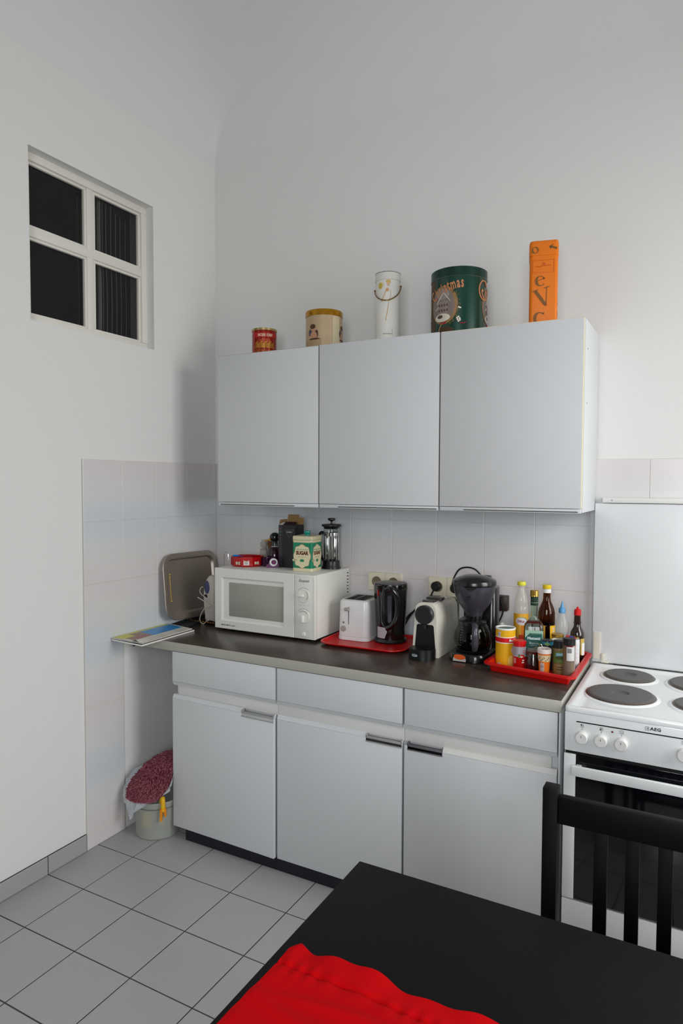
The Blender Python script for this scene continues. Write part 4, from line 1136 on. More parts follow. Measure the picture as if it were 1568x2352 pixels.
kx_, ky_ = 1.0215, -0.148
t = thing('electric_kettle', 'black jug kettle with silver trim and a grey lower patch', 'kettle', (kx_, ky_, RT), face(kx_, ky_) - 0.1)
kb = M('kettle_black', (13, 13, 15), 0.16, coat=0.5)
fr = lambda z: 0.0585 + 0.0120 * (max(z - 0.02, 0) / 0.215) ** 1.2
build('power_base', G().lathe([(0, 0), (0.066, 0), (0.068, 0.006), (0.062, 0.016), (0, 0.016)], 48), kb, t)
KH = 0.236
build('body', G().lathe([(0, 0.0165), (0.0585, 0.0165)] + [(fr(z), z) for z in (0.03, 0.06, 0.09, 0.12, 0.15, 0.18, 0.21, 0.226)] + [(fr(KH) - 0.002, KH), (0, KH)], 48), kb, t)
ld = build('lid', G().lathe([(0.066, KH + 0.0002), (0.0655, KH + 0.004), (0.050, KH + 0.0065), (0, KH + 0.007)], 48), M('kettle_lid', (28, 28, 31), 0.3), t)
build('spout', recalc(G().prism([(-0.016, 0.060), (0.016, 0.060), (0.006, 0.082), (0, 0.084), (-0.006, 0.082)], KH - 0.040, KH + 0.002).map(lambda x, y, z: (x, y - (KH + 0.002 - z) * 0.5 * (1 if y > 0.07 else 0), z)).rot('Z', 150)), kb, t)
W_ = lambda l: wrapc(fr, l)
silver = M('silver_trim', (150, 150, 158), 0.25, metal=0.9)
def on_body(pts, lift): return [W_(lift)(x, y, 0) for x, y in pts]
build('silver_line', G().tube(on_body([(0.010, 0.232), (-0.016, 0.226), (-0.028, 0.205), (-0.032, 0.160), (-0.033, 0.110), (-0.028, 0.080), (-0.014, 0.069), (0.002, 0.078), (0.014, 0.096)], 0.0010), 0.0011, 6, 6), silver, t)
patch = [(-0.056, 0.022), (-0.018, 0.020), (-0.014, 0.034), (-0.016, 0.042), (-0.006, 0.052), (-0.010, 0.062), (-0.020, 0.066), (-0.056, 0.066)]
g = G(); N = 14; rows = []
def prow(y):
    if y < 0.034: return -0.056, -0.018 + (y - 0.02) * 0.3
    if y < 0.046: return -0.056, -0.014 + (y - 0.034) * 0.45
    if y < 0.060: return -0.056, -0.008
    return -0.056, -0.009 - (y - 0.060) * 1.3
for j in range(N + 1):
    y = 0.021 + 0.045 * j / N
    a, b = prow(y)
    for i in range(N + 1):
        g.v.append(W_(0.0012)(a + (b - a) * i / N, y, 0))
g.f = [(j * (N + 1) + i, j * (N + 1) + i + 1, (j + 1) * (N + 1) + i + 1, (j + 1) * (N + 1) + i) for j in range(N) for i in range(N)]
build('grey_patch', g, M('pale_grey_plastic', (186, 184, 190), 0.35), t)
# handle loop standing off the body, with the smoked water gauge behind it
hp = [(-0.008, 0.222), (0.006, 0.226), (0.022, 0.205), (0.026, 0.160), (0.022, 0.110), (0.010, 0.078), (-0.008, 0.064)]
hpts = []
for i, (x, y) in enumerate(hp):
    off = [0.002, 0.014, 0.024, 0.026, 0.024, 0.016, 0.004][i]
    hpts.append(W_(off)(x, y, 0))
build('handle', G().tube(hpts, 0.0100, 12, 8, flat=1.2), kb, t)
build('water_gauge', G().patch(-0.006, 0.010, 0.090, 0.196, 0.0015, 6, 4).map(W_(0.0006)), M('smoked_plastic', (70, 70, 76), 0.15), t)
build('red_window', G().rbox(-0.004, 0.004, -0.0012, 0.0012, -0.014, 0.014, 0.0008).move(0, 0, 0.205).map(lambda x, y, z: W_(0.0008)(x - 0.050, z, -y)), M('red_indicator', (150, 8, 8), 0.2), t)
g = G()
for q in range(3): g.add(*(lambda h: (h.v, h.f))(G().patch(0.040, 0.046, 0.150 + q * 0.009, 0.1508 + q * 0.009, nx=2).map(W_(0.0008))))
build('scale_mark', g, M('pale_print'), t, smooth=0)

# ================================================================== capsule coffee machine
ex, ey = 1.2330, -0.190
t = thing('capsule_machine', 'slim white and black capsule coffee machine left of the coffee maker', 'coffee machine', (ex, ey, WZ + 0.0004))
ew = M('capsule_white', (222, 218, 204), 0.25, coat=0.3)
HB, D0, D1 = 0.205, -0.112, 0.140
def arch(hw0, hw1, top, n=12):
    """outline of the shell: legs splay a little downwards, round shoulders"""
    P = [(-hw0, 0.0)]
    r = hw1
    for k in range(n + 1):
        a = PI - PI * k / n
        P.append((r * math.copysign(abs(math.cos(a)) ** 0.75, math.cos(a)), top - 0.040 + 0.040 * math.sin(a) ** 0.8))
    P.append((hw0, 0.0))
    return P
outer = arch(0.0535, 0.0435, HB)
g = G(); n = len(outer)
secs = [(D0 + 0.0, 0.97), (D0 + 0.004, 1.0), (0.0, 1.0), (0.10, 0.985), (D1 - 0.006, 0.96), (D1, 0.92)]
for y, k in secs:
    g.v += [(x * k, y, z * (1 - (0.0 if y < 0 else (y / D1) ** 2 * 0.07))) for x, z in outer]
for s_ in range(len(secs) - 1):
    for i in range(n - 1):
        g.f.append((s_ * n + i, s_ * n + i + 1, (s_ + 1) * n + i + 1, (s_ + 1) * n + i))
    g.f.append((s_ * n + n - 1, s_ * n, (s_ + 1) * n, (s_ + 1) * n + n - 1))
g.f.append(tuple(range((len(secs) - 1) * n, len(secs) * n)))
g.f.append(tuple(range(n))[::-1])
build('shell', recalc(g), ew, t, smooth=45)
build('front_recess', recalc(G().prism([(-0.0405, 0.036), (0.0405, 0.036), (0.0335, 0.117), (0.028, 0.122), (-0.028, 0.122), (-0.0335, 0.117)], 0, 0.002).upright().move(0, D0 + 0.0005, 0)), M('capsule_black', (12, 12, 12), 0.4), t)
hd = build('brew_head', G().disc((0, D0 + 0.002, 0.160), (0, -1, 0), 0.0355, 0.022, 48, 0.003), M('charcoal_plastic', (32, 31, 35), 0.3), t)
build('head_rim', G().tube([(0.0300 * math.cos(a * PI / 12), D0 - 0.0205, 0.160 + 0.0300 * math.sin(a * PI / 12)) for a in range(24)], 0.0006, 6, 1, True), M('mid_charcoal', (60, 60, 66), 0.3), hd)
build('spout', G().disc((0, D0 - 0.008, 0.108), (0, 0, 1), 0.008, 0.018, 16, 0.002), black, t)
lev = build('lever', G().loft(0.046, 0.070, 0.021, [(-0.001, 0.0), (0, 0.001), (0, 0.005), (-0.003, 0.007)], 8).rot('X', -4).move(0.0, D0 + 0.045, HB - 0.0035), M('dark_grey_lever', (52, 49, 46), 0.3), t)
build('rear_grip', G().rbox(-0.032, 0.032, -0.018, 0.018, 0, 0.011, 0.003).move(0.004, D0 + 0.096, HB - 0.004), M('dark_grey_lever'), t)
build('button', G().disc((-0.004, D0 + 0.022, HB + 0.0035), (0, 0, 1), 0.006, 0.0018, 20, 0.0006), chrome, lev)
tank = build('water_tank', G().loft(0.082, 0.020, 0.008, [(0, 0.004), (0, 0.175), (-0.003, 0.180)], 5, 0, D1 + 0.0115), M('smoked_tank', (60, 62, 60), 0.1, trans=0.5), t)
dp = [(-0.0465, -0.02)] + [(0.0480 * math.sin(a), -0.045 - 0.038 * math.cos(a)) for a in [math.radians(q) for q in range(-90, 91, 15)]] + [(0.0465, -0.02)]
g = recalc(G().prism(dp, 0, 0.038).add(*(lambda q: (q.v, q.f))(G().prism([(x * 0.94, y * 0.97) for x, y in dp], 0.038, 0.040))))
g.move(0, D0 + 0.020 - 0.012, 0)
db = build('drip_base', g, M('capsule_black'), t, smooth=30)
lg = G()
P_ = []
for q in range(24):
    a = 2 * PI * q / 24
    P_.append((-0.012 + (0.0105 + 0) * math.copysign(min(1, abs(math.cos(a)) * 1.25), math.cos(a)), 0.0200 + 0.0045 * math.sin(a)))
def onbase(x, y, z):
    s_ = max(-1, min(1, x / 0.048)); a = math.asin(s_)
    return (x + z * math.sin(a), D0 + 0.008 - 0.045 - 0.038 * math.cos(a) - 0.0006 - z * math.cos(a), y)
bl = M('badge_blue', (70, 96, 124), 0.4)
build('badge', recalc(G().prism(P_, 0, 0.0003)).map(onbase), bl, db, smooth=0)
build('badge_rim', G().tube([onbase(x, y, 0.0004) for x, y in P_], 0.0005, 5, 1, True), paper, db)
build('lettering', text("De'Longhi", 0.0042, x=-0.012, y=0.0200, bold=0.02).map(lambda x, y, z: onbase(x, y, z + 0.0004)), paper, db, smooth=0)

# ================================================================== filter coffee maker
cx_, cy_ = 1.393, -0.218
t = thing('coffee_maker', 'black filter coffee maker with glass jug and grey funnel', 'coffee maker', (cx_, cy_, WZ + 0.0004), 0.0)
fa = face(cx_, cy_)
ca, sa = math.cos(fa), math.sin(fa)
cmk = M('coffee_black', (14, 14, 16), 0.22, coat=0.3)
base = G().loft(0.150, 0.215, 0.055, [(-0.003, 0.0), (0, 0.002), (0, 0.022), (-0.005, 0.030), (-0.012, 0.0325)], 10, 0.0, 0.010)
bs = build('base', base, cmk, t)
build('warming_plate', G().lathe([(0, 0.0325), (0.062, 0.0325), (0.064, 0.0345), (0.056, 0.036), (0, 0.036)], 40, 0, -0.010), M('dark_hotplate', (30, 30, 30), 0.3), t)
tower = build('water_tower', G().loft(0.128, 0.072, 0.020, [(0, 0.0330), (0, 0.255), (-0.002, 0.258)], 8, 0.004, 0.085), cmk, t)
build('water_window', G().rbox(0.0685, 0.0705, 0.068, 0.080, 0.07, 0.21, 0.0008), M('smoked_plastic'), tower)
# funnel and lid
fun = build('filter_funnel', G().lathe([(0, 0.158), (0.030, 0.158), (0.034, 0.170), (0.045, 0.185), (0.060, 0.206), (0.071, 0.232), (0.0775, 0.262), (0.0785, 0.272), (0, 0.272)], 48, 0, 0.005), M('gunmetal_plastic', (72, 72, 80), 0.28, metal=0.35), t)
build('drip_stop', G().lathe([(0, 0.138), (0.024, 0.138), (0.030, 0.146), (0.032, 0.158), (0, 0.158)], 32, 0, 0.0), cmk, fun)
lid = build('lid', G().lathe([(0.0790, 0.2725), (0.0812, 0.275), (0.0812, 0.286), (0.079, 0.291), (0.060, 0.300), (0.035, 0.308), (0, 0.3105)], 48, 0, 0.005), M('lid_black', (20, 20, 22), 0.25, coat=0.2), t)
tab = recalc(G().prism([(0.0805 * math.sin(math.radians(q)) * 0.0 + q * 0.0011, -0.0125 * math.cos(math.radians(q * 4.2))) for q in range(-20, 21, 4)], 0, 0.003))
build('front_tab', tab.map(lambda x, y, z: wrap(0.079)(x - 0.014, y + 0.2735, z)).move(0, 0.005, 0).rot('Z', math.degrees(fa), (0, 0.005, 0)), M('lid_black'), lid)
build('rear_hinge', G().rbox(0.010, 0.040, 0.072, 0.095, 0.285, 0.300, 0.003), M('lid_black'), lid)
build('emblem', G().oval(-0.020, 0.236, 0.0075, 0.0045, 0.0006).map(wrapc(lambda z: 0.0775 - (0.262 - z) * 0.23, 0.0006)).move(0, 0.005, 0).rot('Z', math.degrees(fa), (0, 0.005, 0)), M('emblem_dark', (36, 36, 40), 0.4), fun)
build('emblem_line', G().patch(-0.030, -0.013, 0.2260, 0.2272, nx=6).map(wrapc(lambda z: 0.0775 - (0.262 - z) * 0.23, 0.0006)).move(0, 0.005, 0).rot('Z', math.degrees(fa), (0, 0.005, 0)), M('emblem_dark'), fun)
# glass jug
sm = M('smoked_glass', (150, 154, 152), 0.03, trans=1.0, ior=1.3)
jp = [(0, 0.0365), (0.050, 0.0365), (0.058, 0.041), (0.0675, 0.056), (0.0690, 0.075), (0.0655, 0.098), (0.055, 0.122), (0.046, 0.134), (0.0475, 0.139)]
ji = [(r - 0.0018, z + (0.0015 if z < 0.04 else 0)) for r, z in jp[::-1] if r > 0.003] + [(0, 0.038)]
jug = build('jug', G().lathe(jp + ji, 48, 0, -0.012), sm, t)
build('collar', G().lathe([(0.0475, 0.127), (0.0505, 0.129), (0.0505, 0.139), (0.0475, 0.142), (0.0475, 0.127)], 48, 0, -0.012), cmk, jug)
build('jug_lid', G().lathe([(0, 0.1380), (0.047, 0.1390), (0.048, 0.1440), (0.040, 0.1500), (0.026, 0.1525), (0, 0.1525)], 40, 0, -0.012).map(lambda x, y, z: (x, y, min(z, 0.137) if z < 0.138 else z * 0.999)), cmk, jug)
hang = math.degrees(fa) + 6
hm = M('gunmetal_plastic')
build('handle', G().tube([(0, -0.052, 0.136), (0, -0.078, 0.138), (0, -0.094, 0.126), (0, -0.098, 0.100), (0, -0.095, 0.070), (0, -0.086, 0.052)], [0.0085, 0.009, 0.0105, 0.0115, 0.0115, 0.010], 14, 6, flat=1.25).rot('Z', hang).move(0, -0.012, 0), hm, jug)
build('handle_bracket', G().rbox(-0.010, 0.010, -0.058, -0.046, 0.124, 0.140, 0.002).rbox(-0.0105, -0.0065, -0.082, -0.070, 0.060, 0.128, 0.001).rot('Z', hang).move(0, -0.012, 0), cmk, jug)
g = G()
for q in range(8):
    z = 0.058 + q * 0.0092
    rj = 0.0692 if z < 0.085 else 0.0692 - (z - 0.085) * 0.26
    h = G().patch(-0.0035 if q % 2 else -0.005, 0.0, z, z + 0.0011, nx=2).map(wrap(rj + 0.0004)).rot('Z', math.degrees(fa) - 36).move(0, -0.012, 0)
    g.add(h.v, h.f)
build('level_mark', g, M('pale_print'), jug, smooth=0)
# front of the base: window label and switch
fb = -0.098
def basefront(name, g, m): return build(name, g.move(0, fb, 0), m, bs, smooth=0)
basefront('sticker', recalc(G().prism([(-0.046, 0.0035), (0.002, 0.0035), (0.003, 0.012), (-0.006, 0.026), (-0.034, 0.028), (-0.045, 0.014)], 0, 0.0006).upright()), M('sticker_grey', (178, 170, 164), 0.5))
basefront('orange_oval', recalc(G().oval(-0.021, 0.0195, 0.0225, 0.0095, 0.0009).upright()), M('sticker_orange', (204, 84, 18), 0.45))
basefront('switch', G().rbox(0.018, 0.034, -0.003, 0.001, 0.006, 0.027, 0.002), M('dark_chrome', (120, 122, 128), 0.15, metal=0.9))

# ================================================================== things behind on the worktop
o = build('glass_lid', recalc(G().lathe([(0, 0.004), (0.030, 0.003), (0.045, 0), (0.047, -0.002), (0.045, -0.003), (0.030, 0.0005), (0, 0.0015)], 40).rot('X', 78)), M('smoky_glass_lid', (128, 124, 112), 0.1, trans=0.6), loc=(1.474, -0.034, WZ + 0.0475), rz=math.radians(8))
tag(o, 'round smoky glass lid leaning on the tiles behind the yellow can', 'lid')
build('rim', G().tube([(0.046 * math.cos(2 * PI * i / 32), 0.046 * math.sin(2 * PI * i / 32), -0.001) for i in range(32)], 0.0016, 6, 1, True).rot('X', 78), rubber, o)
o = build('paper_tag', recalc(G().prism([(-0.022, 0.068), (-0.013, 0.074), (0.000, 0.056), (0.014, 0.060), (0.018, 0.050), (0.006, 0.036), (0.004, 0.002), (-0.006, 0.000), (-0.008, 0.038), (-0.010, 0.046)], 0, 0.0012).upright()), paper, loc=(1.5105, -0.195, WZ + 0.0660), rz=math.radians(12))
tag(o, 'crumpled white paper strip sticking up behind the yellow can', 'paper')

# ================================================================== red condiment tray
corners = [(1.4950, -0.372), (1.7750, -0.418), (1.7770, -0.075), (1.5060, -0.050)]
def bil(x, y, z):
    u, w = x + 0.5, y + 0.5
    a = [(corners[0][k] * (1 - u) + corners[1][k] * u) * (1 - w) + (corners[3][k] * (1 - u) + corners[2][k] * u) * w for k in (0, 1)]
    return (a[0], a[1], z)
sxm, sym = 0.275, 0.340
def rr(inset, z): return (inset, z)
g = G().loft(sxm, sym, 0.010, [(-0.010, 0.0004), (-0.007, 0.0010), (0.002, 0.0270), (0.016, 0.0285), (0.0172, 0.0250), (0.0186, 0.0250), (0.0182, 0.0305), (0.014, 0.0325), (0.001, 0.0315), (-0.001, 0.0290), (-0.008, 0.0055), (-0.011, 0.0045)], 5)
g = recalc(g).map(lambda x, y, z: bil(x / sxm, y / sym, z))
o = build('condiment_tray', g.move(0, 0, WZ), red)
tag(o, 'red rectangular tray crowded with bottles and spice jars by the cooker', 'tray')
CT = WZ + 0.0052
def item(name, label, cat, x, y, group=None, turn=0.0):
    return thing(name, label, cat, (x, y, CT), face(x, y) + turn, group)
# yellow drum
t = item('cardboard_can', 'tall yellow round carton with a red band and white rim', 'can', 1.5310, -0.285)
R_ = 0.0345; H_ = 0.136
yel = M('can_yellow', (226, 172, 14), 0.4)
build('body', G().lathe([(0, 0), (R_, 0), (R_, H_ - 0.006), (0, H_ - 0.006)], 44), yel, t)
build('rim', G().lathe([(R_ + 0.0002, H_ - 0.0060), (R_ + 0.0012, H_ - 0.0030), (R_ + 0.0004, H_), (R_ - 0.0035, H_), (R_ - 0.0065, H_ - 0.003), (R_ - 0.0065, H_ - 0.0059), (R_ + 0.0002, H_ - 0.0060)], 44), white, t)
build('green_top', G().lathe([(0, H_ - 0.004), (R_ - 0.0068, H_ - 0.004), (R_ - 0.0068, H_ - 0.0058), (0, H_ - 0.0058)], 40), M('dark_green_foil', (24, 92, 62), 0.3), t)
rb = build('red_band', G().lathe([(R_, 0.087), (R_ + 0.0005, 0.0871), (R_ + 0.0005, 0.1029), (R_, 0.103), (R_, 0.087)], 44), M('band_red', (200, 10, 14), 0.4), t)
build('white_line', G().lathe([(R_, 0.0835), (R_ + 0.0005, 0.0836), (R_ + 0.0005, 0.0869), (R_, 0.087), (R_, 0.0835)], 44), paper, t)
build('white_line', G().lathe([(R_, 0.1031), (R_ + 0.0005, 0.1032), (R_ + 0.0005, 0.1055), (R_, 0.106), (R_, 0.1031)], 44), paper, t)
build('lettering', text('Red Band', 0.0115, x=0.0, y=0.0945, align='LEFT', shear=0.2, bold=0.05).move(0.012, 0, 0).map(wrap(R_, 0.0008)), paper, rb, smooth=0)
def lab(t, name, x0, x1, y0, y1, m, r, lift=0.0004, nx=8): return build(name, G().patch(x0, x1, y0, y1, nx=nx).map(wrap(r, lift)), m, t, smooth=0)
blu = M('label_blue_grey', (140, 150, 186), 0.5)
lab(t, 'small_label', -0.027, -0.018, 0.108, 0.124, M('label_pale', (206, 200, 206), 0.5), R_)
lab(t, 'small_mark', -0.0255, -0.020, 0.111, 0.120, blu, R_, 0.0009)
lab(t, 'small_label', -0.030, -0.016, 0.004, 0.014, M('label_pale'), R_)
lab(t, 'small_label', 0.012, 0.022, 0.001, 0.009, blu, R_)
build('white_diamond', G().oval(0.032, 0.060, 0.012, 0.026, 0.0004, 4).map(wrap(R_, 0.0007)), M('label_pale'), t, smooth=0)
build('pale_bloom', G().ovalfan(0.020, 0.022, 0.011, 0.020).map(wrap(R_, 0.0005)), M('can_pale_yellow', (232, 206, 110), 0.4), t, smooth=0)
# generic little jars
def jar(name, label, cat, x, y, r, h, bodym, capm, capr, caph, group=None, neck=None, turn=0.0, contents=None, seg=32):
    t = item(name, label, cat, x, y, group, turn)
    hb = h - caph
    if bodym.name.startswith('clear'):
        nr = neck or capr - 0.002
        out = [(0, 0), (r - 0.001, 0), (r, 0.002), (r, hb - 0.008), (nr, hb - 0.001), (nr, hb + 0.002)]
        inn = [(nr - 0.0015, hb + 0.002), (nr - 0.0015, hb - 0.002), (r - 0.0015, hb - 0.009), (r - 0.0015, 0.003), (0, 0.0025)]
        build('jar_body', G().lathe(out + inn, seg), bodym, t)
        if contents:
            cm_, lv_ = contents
            build('contents', G().lathe([(0, 0.003), (r - 0.0019, 0.0033), (r - 0.0019, lv_), (0, lv_ + 0.001)], seg), cm_, t)
    else:
        nr = neck or capr - 0.002
        build('jar_body', G().lathe([(0, 0), (r - 0.001, 0), (r, 0.002), (r, hb - 0.006), (nr, hb - 0.001), (nr, hb + 0.002), (0, hb + 0.002)], seg), bodym, t)
    build('cap', G().lathe([(0, hb + 0.0022), (capr, hb + 0.0022), (capr, h - 0.0015), (capr - 0.0015, h), (0, h)], seg), capm, t)
    return t
redcap = M('cap_red', (206, 16, 18), 0.35); goldcap = M('cap_gold', (196, 160, 70), 0.3, metal=0.9); blackcap = M('cap_black', (16, 15, 16), 0.4)
sil = M('label_silver', (176, 174, 182), 0.35, metal=0.3)
t = jar('paprika_shaker', 'red-lidded spice shaker with silver and red label beside the yellow can', 'spice jar', 1.5860, -0.307, 0.0215, 0.099, M('shaker_red', (186, 12, 14), 0.3), redcap, 0.0225, 0.014)
lab(t, 'silver_label', -0.034, 0.034, 0.045, 0.080, sil, 0.0222, nx=24)
lab(t, 'barcode_label', -0.0215, -0.0095, 0.049, 0.078, M('label_grey', (150, 146, 148), 0.5), 0.0222, 0.0009)
build('pepper_picture', G().ovalfan(0.009, 0.048, 0.009, 0.006).map(wrap(0.0222, 0.0010)), M('pepper_red', (200, 44, 36), 0.4), t, smooth=0)
build('leaf_picture', G().ovalfan(0.000, 0.049, 0.004, 0.007).map(wrap(0.0222, 0.0011)), M('leaf_green', (96, 116, 50), 0.5), t, smooth=0)
build('white_mark', G().ovalfan(0.007, 0.046, 0.005, 0.0022).map(wrap(0.0222, 0.0016)), paper, t, smooth=0)
lab(t, 'product_logo', 0.012, 0.020, 0.060, 0.067, M('logo_red', (170, 20, 40), 0.4), 0.0222, 0.0010)
lab(t, 'logo_bar', 0.013, 0.019, 0.0625, 0.0645, paper, 0.0222, 0.0015)
lab(t, 'small_label', -0.0205, -0.0115, 0.022, 0.040, M('label_rose', (200, 130, 124), 0.5), 0.0222)
lab(t, 'white_words', 0.0100, 0.0175, 0.031, 0.036, paper, 0.0222)
lab(t, 'white_words', 0.0085, 0.0175, 0.024, 0.028, paper, 0.0222)
# dark preserve jar in front of the vinegar
t = item('preserve_jar', 'unlabelled glass jar of dark preserve, in front of the green vinegar label', 'jar', 1.6330, -0.302)
build('jar_body', G().lathe([(0, 0), (0.0235, 0), (0.0250, 0.003), (0.0250, 0.046), (0.0205, 0.054), (0.0205, 0.064), (0.0188, 0.064), (0.0188, 0.053), (0.0233, 0.045), (0.0233, 0.004), (0, 0.003)], 36), glass, t)
build('contents', G().lathe([(0, 0.0035), (0.0229, 0.0045), (0.0229, 0.046), (0, 0.047)], 36), M('dark_preserve', (40, 28, 22), 0.3), t)
build('glass_lid', G().lathe([(0, 0.0655), (0.0215, 0.0655), (0.0225, 0.067), (0.0225, 0.070), (0.020, 0.072), (0, 0.072)], 36), M('dim_glass_lid', (150, 138, 126), 0.15, trans=0.6), t)
# vinegar bottle: flask with rounded shoulders
t = item('vinegar_bottle', 'clear vinegar bottle with gold cap, green neck sleeve and green label', 'bottle', 1.6190, -0.234)
gg = M('clear_greenish_glass', (226, 240, 228), 0.02, trans=1.0, ior=1.42)
vb = [(-0.0225, 0), (-0.003, 0.002), (0, 0.006), (0, 0.135), (-0.004, 0.148), (-0.014, 0.160), (-0.0225, 0.168), (-0.0235, 0.176), (-0.0240, 0.236)]
o1 = G().loft(0.070, 0.050, 0.016, [(min(a, 0), z) for a, z in [(-0.004, 0), (0, 0.004), (0, 0.138), (-0.005, 0.150)]], 6, caps=False)
oo = build('glass_body', recalc(G().loft(0.070, 0.050, 0.016, [(-0.004, 0), (0, 0.004), (0, 0.136), (-0.003, 0.146), (-0.008, 0.153), (-0.0142, 0.160)], 6)
      ), gg, t)
build('neck', G().lathe([(0.020, 0.159), (0.0135, 0.168), (0.0125, 0.178), (0.0125, 0.244), (0.0110, 0.244), (0.0110, 0.178), (0.0115, 0.170), (0.020, 0.159)], 32), gg, t)
build('neck_sleeve', G().lathe([(0.0126, 0.214), (0.0134, 0.2142), (0.0134, 0.245), (0.0126, 0.2452), (0.0126, 0.214)], 32), M('sleeve_green', (26, 52, 36), 0.3), t)
build('sleeve_line', G().lathe([(0.0134, 0.2235), (0.0138, 0.2236), (0.0138, 0.2249), (0.0134, 0.225), (0.0134, 0.2235)], 32), M('pale_green_line', (140, 170, 140), 0.4), t)
gp = [(0, 0.2455), (0.0150, 0.2455)]
for q in range(4): gp += [(0.0155, 0.248 + q * 0.005), (0.0146, 0.2505 + q * 0.005)]
gp += [(0.0152, 0.2665), (0.0140, 0.2680), (0, 0.2680)]
build('cap', G().lathe(gp, 32), gold, t)
vf = -0.0252
build('label_back', G().box(-0.030, 0.031, vf - 0.0004, vf, 0.052, 0.128), M('label_mint', (150, 186, 166), 0.5), t, smooth=0)
lg = build('label', recalc(G().prism([(-0.032, 0.055), (0.0285, 0.055), (0.0285, 0.114), (0.026, 0.118), (-0.014, 0.118), (-0.032, 0.098)], 0, 0.0004).upright().move(0, vf - 0.0004, 0)), M('label_deep_green', (18, 84, 74), 0.45), t, smooth=0)
build('border', G().tube([(-0.030, vf - 0.0009, 0.057), (0.0265, vf - 0.0009, 0.057), (0.0265, vf - 0.0009, 0.115), (-0.010, vf - 0.0009, 0.115)], 0.0004, 4, 1), M('label_mint'), lg)
build('lettering', text('Mazzetti', 0.0130, x=0.0, y=0.100, bold=0.04).upright().move(0, vf - 0.0009, 0), M('label_ice', (206, 222, 220), 0.5), lg, smooth=0)
build('lettering', text('Bianco', 0.0105, x=0.0, y=0.0830, spacing=1.1).upright().move(0, vf - 0.0009, 0), M('label_ice'), lg, smooth=0)
build('lettering', text('Condimento', 0.0046, x=0.0, y=0.0755).upright().move(0, vf - 0.0009, 0), M('label_ice'), lg, smooth=0)
build('gold_scroll', G().tube([(-0.022, vf - 0.001, 0.066), (-0.010, vf - 0.001, 0.0625), (0.002, vf - 0.001, 0.066), (0.012, vf - 0.001, 0.070), (0.018, vf - 0.001, 0.067), (0.013, vf - 0.001, 0.062)], 0.0012, 6, 6), M('label_gold', (190, 176, 100), 0.4), lg)
build('gold_sprig', G().tube([(0.015, vf - 0.001, 0.060), (0.019, vf - 0.001, 0.075), (0.017, vf - 0.001, 0.082), (0.023, vf - 0.001, 0.080)], 0.0011, 6, 6), M('label_gold'), lg)
# tall oil bottle with yellow flat cap
t = item('salad_oil_bottle', 'tall clear plastic bottle with flat yellow cap and red and yellow label', 'bottle', 1.5520, -0.145)
pf = lambda z: 0.0275
pet = M('clear_pet', (226, 222, 210), 0.06, alpha=0.22, spec=0.8)
op = [(0, 0), (0.026, 0), (0.0275, 0.004), (0.0275, 0.060), (0.0262, 0.066), (0.0275, 0.072), (0.0275, 0.170), (0.0268, 0.186), (0.0240, 0.196), (0.0252, 0.204), (0.0225, 0.222), (0.0160, 0.240), (0.0125, 0.252), (0.0120, 0.268)]
build('bottle_body', G().lathe(op + [(max(r - 0.0012, 0), z) for r, z in op[::-1] if r > 0] + [(0, 0.0015)], 40), pet, t)
build('contents', G().lathe([(0, 0.002), (0.0255, 0.003), (0.0260, 0.006), (0.0260, 0.060), (0.0248, 0.066), (0.0260, 0.072), (0.0260, 0.148), (0, 0.148)], 40), M('oil_gold', (222, 160, 60), 0.05, trans=0.85, ior=1.3), t)
build('cap', G().lathe([(0, 0.2685), (0.0150, 0.2685), (0.0158, 0.271), (0.0158, 0.279), (0.0140, 0.2825), (0, 0.2830)], 32), M('cap_lemon', (222, 214, 60), 0.35), t)
lb = lab(t, 'yellow_label', -0.034, 0.034, 0.076, 0.166, M('label_amber', (214, 158, 40), 0.45), 0.0275, nx=20)
build('oval_badge', G().ovalfan(0.002, 0.139, 0.0215, 0.0150).map(wrap(0.0275, 0.0009)), M('label_pale'), lb, smooth=0)
build('green_arc', G().tube([wrap(0.0275, 0.0018)(x, y, 0) for x, y in ((-0.006, 0.151), (0.006, 0.1525), (0.016, 0.149), (0.021, 0.143))], 0.0010, 6, 4), M('logo_green', (80, 140, 70), 0.4), lb)
build('lettering', text('DiKar', 0.0125, x=0.000, y=0.138, bold=0.02, sx=0.85).map(wrap(0.0275, 0.0016)), M('logo_brown', (130, 60, 50), 0.5), lb, smooth=0)
lab(t, 'orange_field', 0.000, 0.020, 0.088, 0.122, M('label_orange', (214, 120, 24), 0.45), 0.0275, 0.0009)
lab(t, 'tomato_field', -0.008, 0.018, 0.062, 0.088, M('label_tomato', (190, 50, 16), 0.45), 0.0275, 0.0010)
# brown oil bottle
t = item('sunflower_oil_bottle', 'brown glass oil bottle with yellow and white cap and sunflower label', 'bottle', 1.6420, -0.135)
bp = [(0, 0), (0.029, 0), (0.0305, 0.004), (0.0305, 0.150), (0.0300, 0.172), (0.0265, 0.190), (0.0205, 0.204), (0.0155, 0.215), (0.0135, 0.226), (0.0130, 0.246)]
brg = M('brown_glass', (150, 100, 30), 0.04, trans=1.0, ior=1.35)
build('bottle_body', G().lathe(bp + [(max(r - 0.0016, 0), z) for r, z in bp[::-1] if r > 0] + [(0, 0.002)], 40), brg, t)
build('contents', G().lathe([(0, 0.003), (0.0278, 0.003), (0.0284, 0.005), (0.0284, 0.142), (0, 0.142)], 40), M('dark_oil', (64, 34, 10), 0.1), t)
cp_ = build('cap', G().lathe([(0, 0.2615), (0.0150, 0.2615), (0.0155, 0.2625), (0.0155, 0.274), (0.0140, 0.2760), (0, 0.2760)], 32), M('cap_yellow', (228, 196, 40), 0.35), t)
build('cap_ring', G().lathe([(0.0, 0.2470), (0.0148, 0.2470), (0.0148, 0.2610), (0, 0.2613)], 32), white, t)
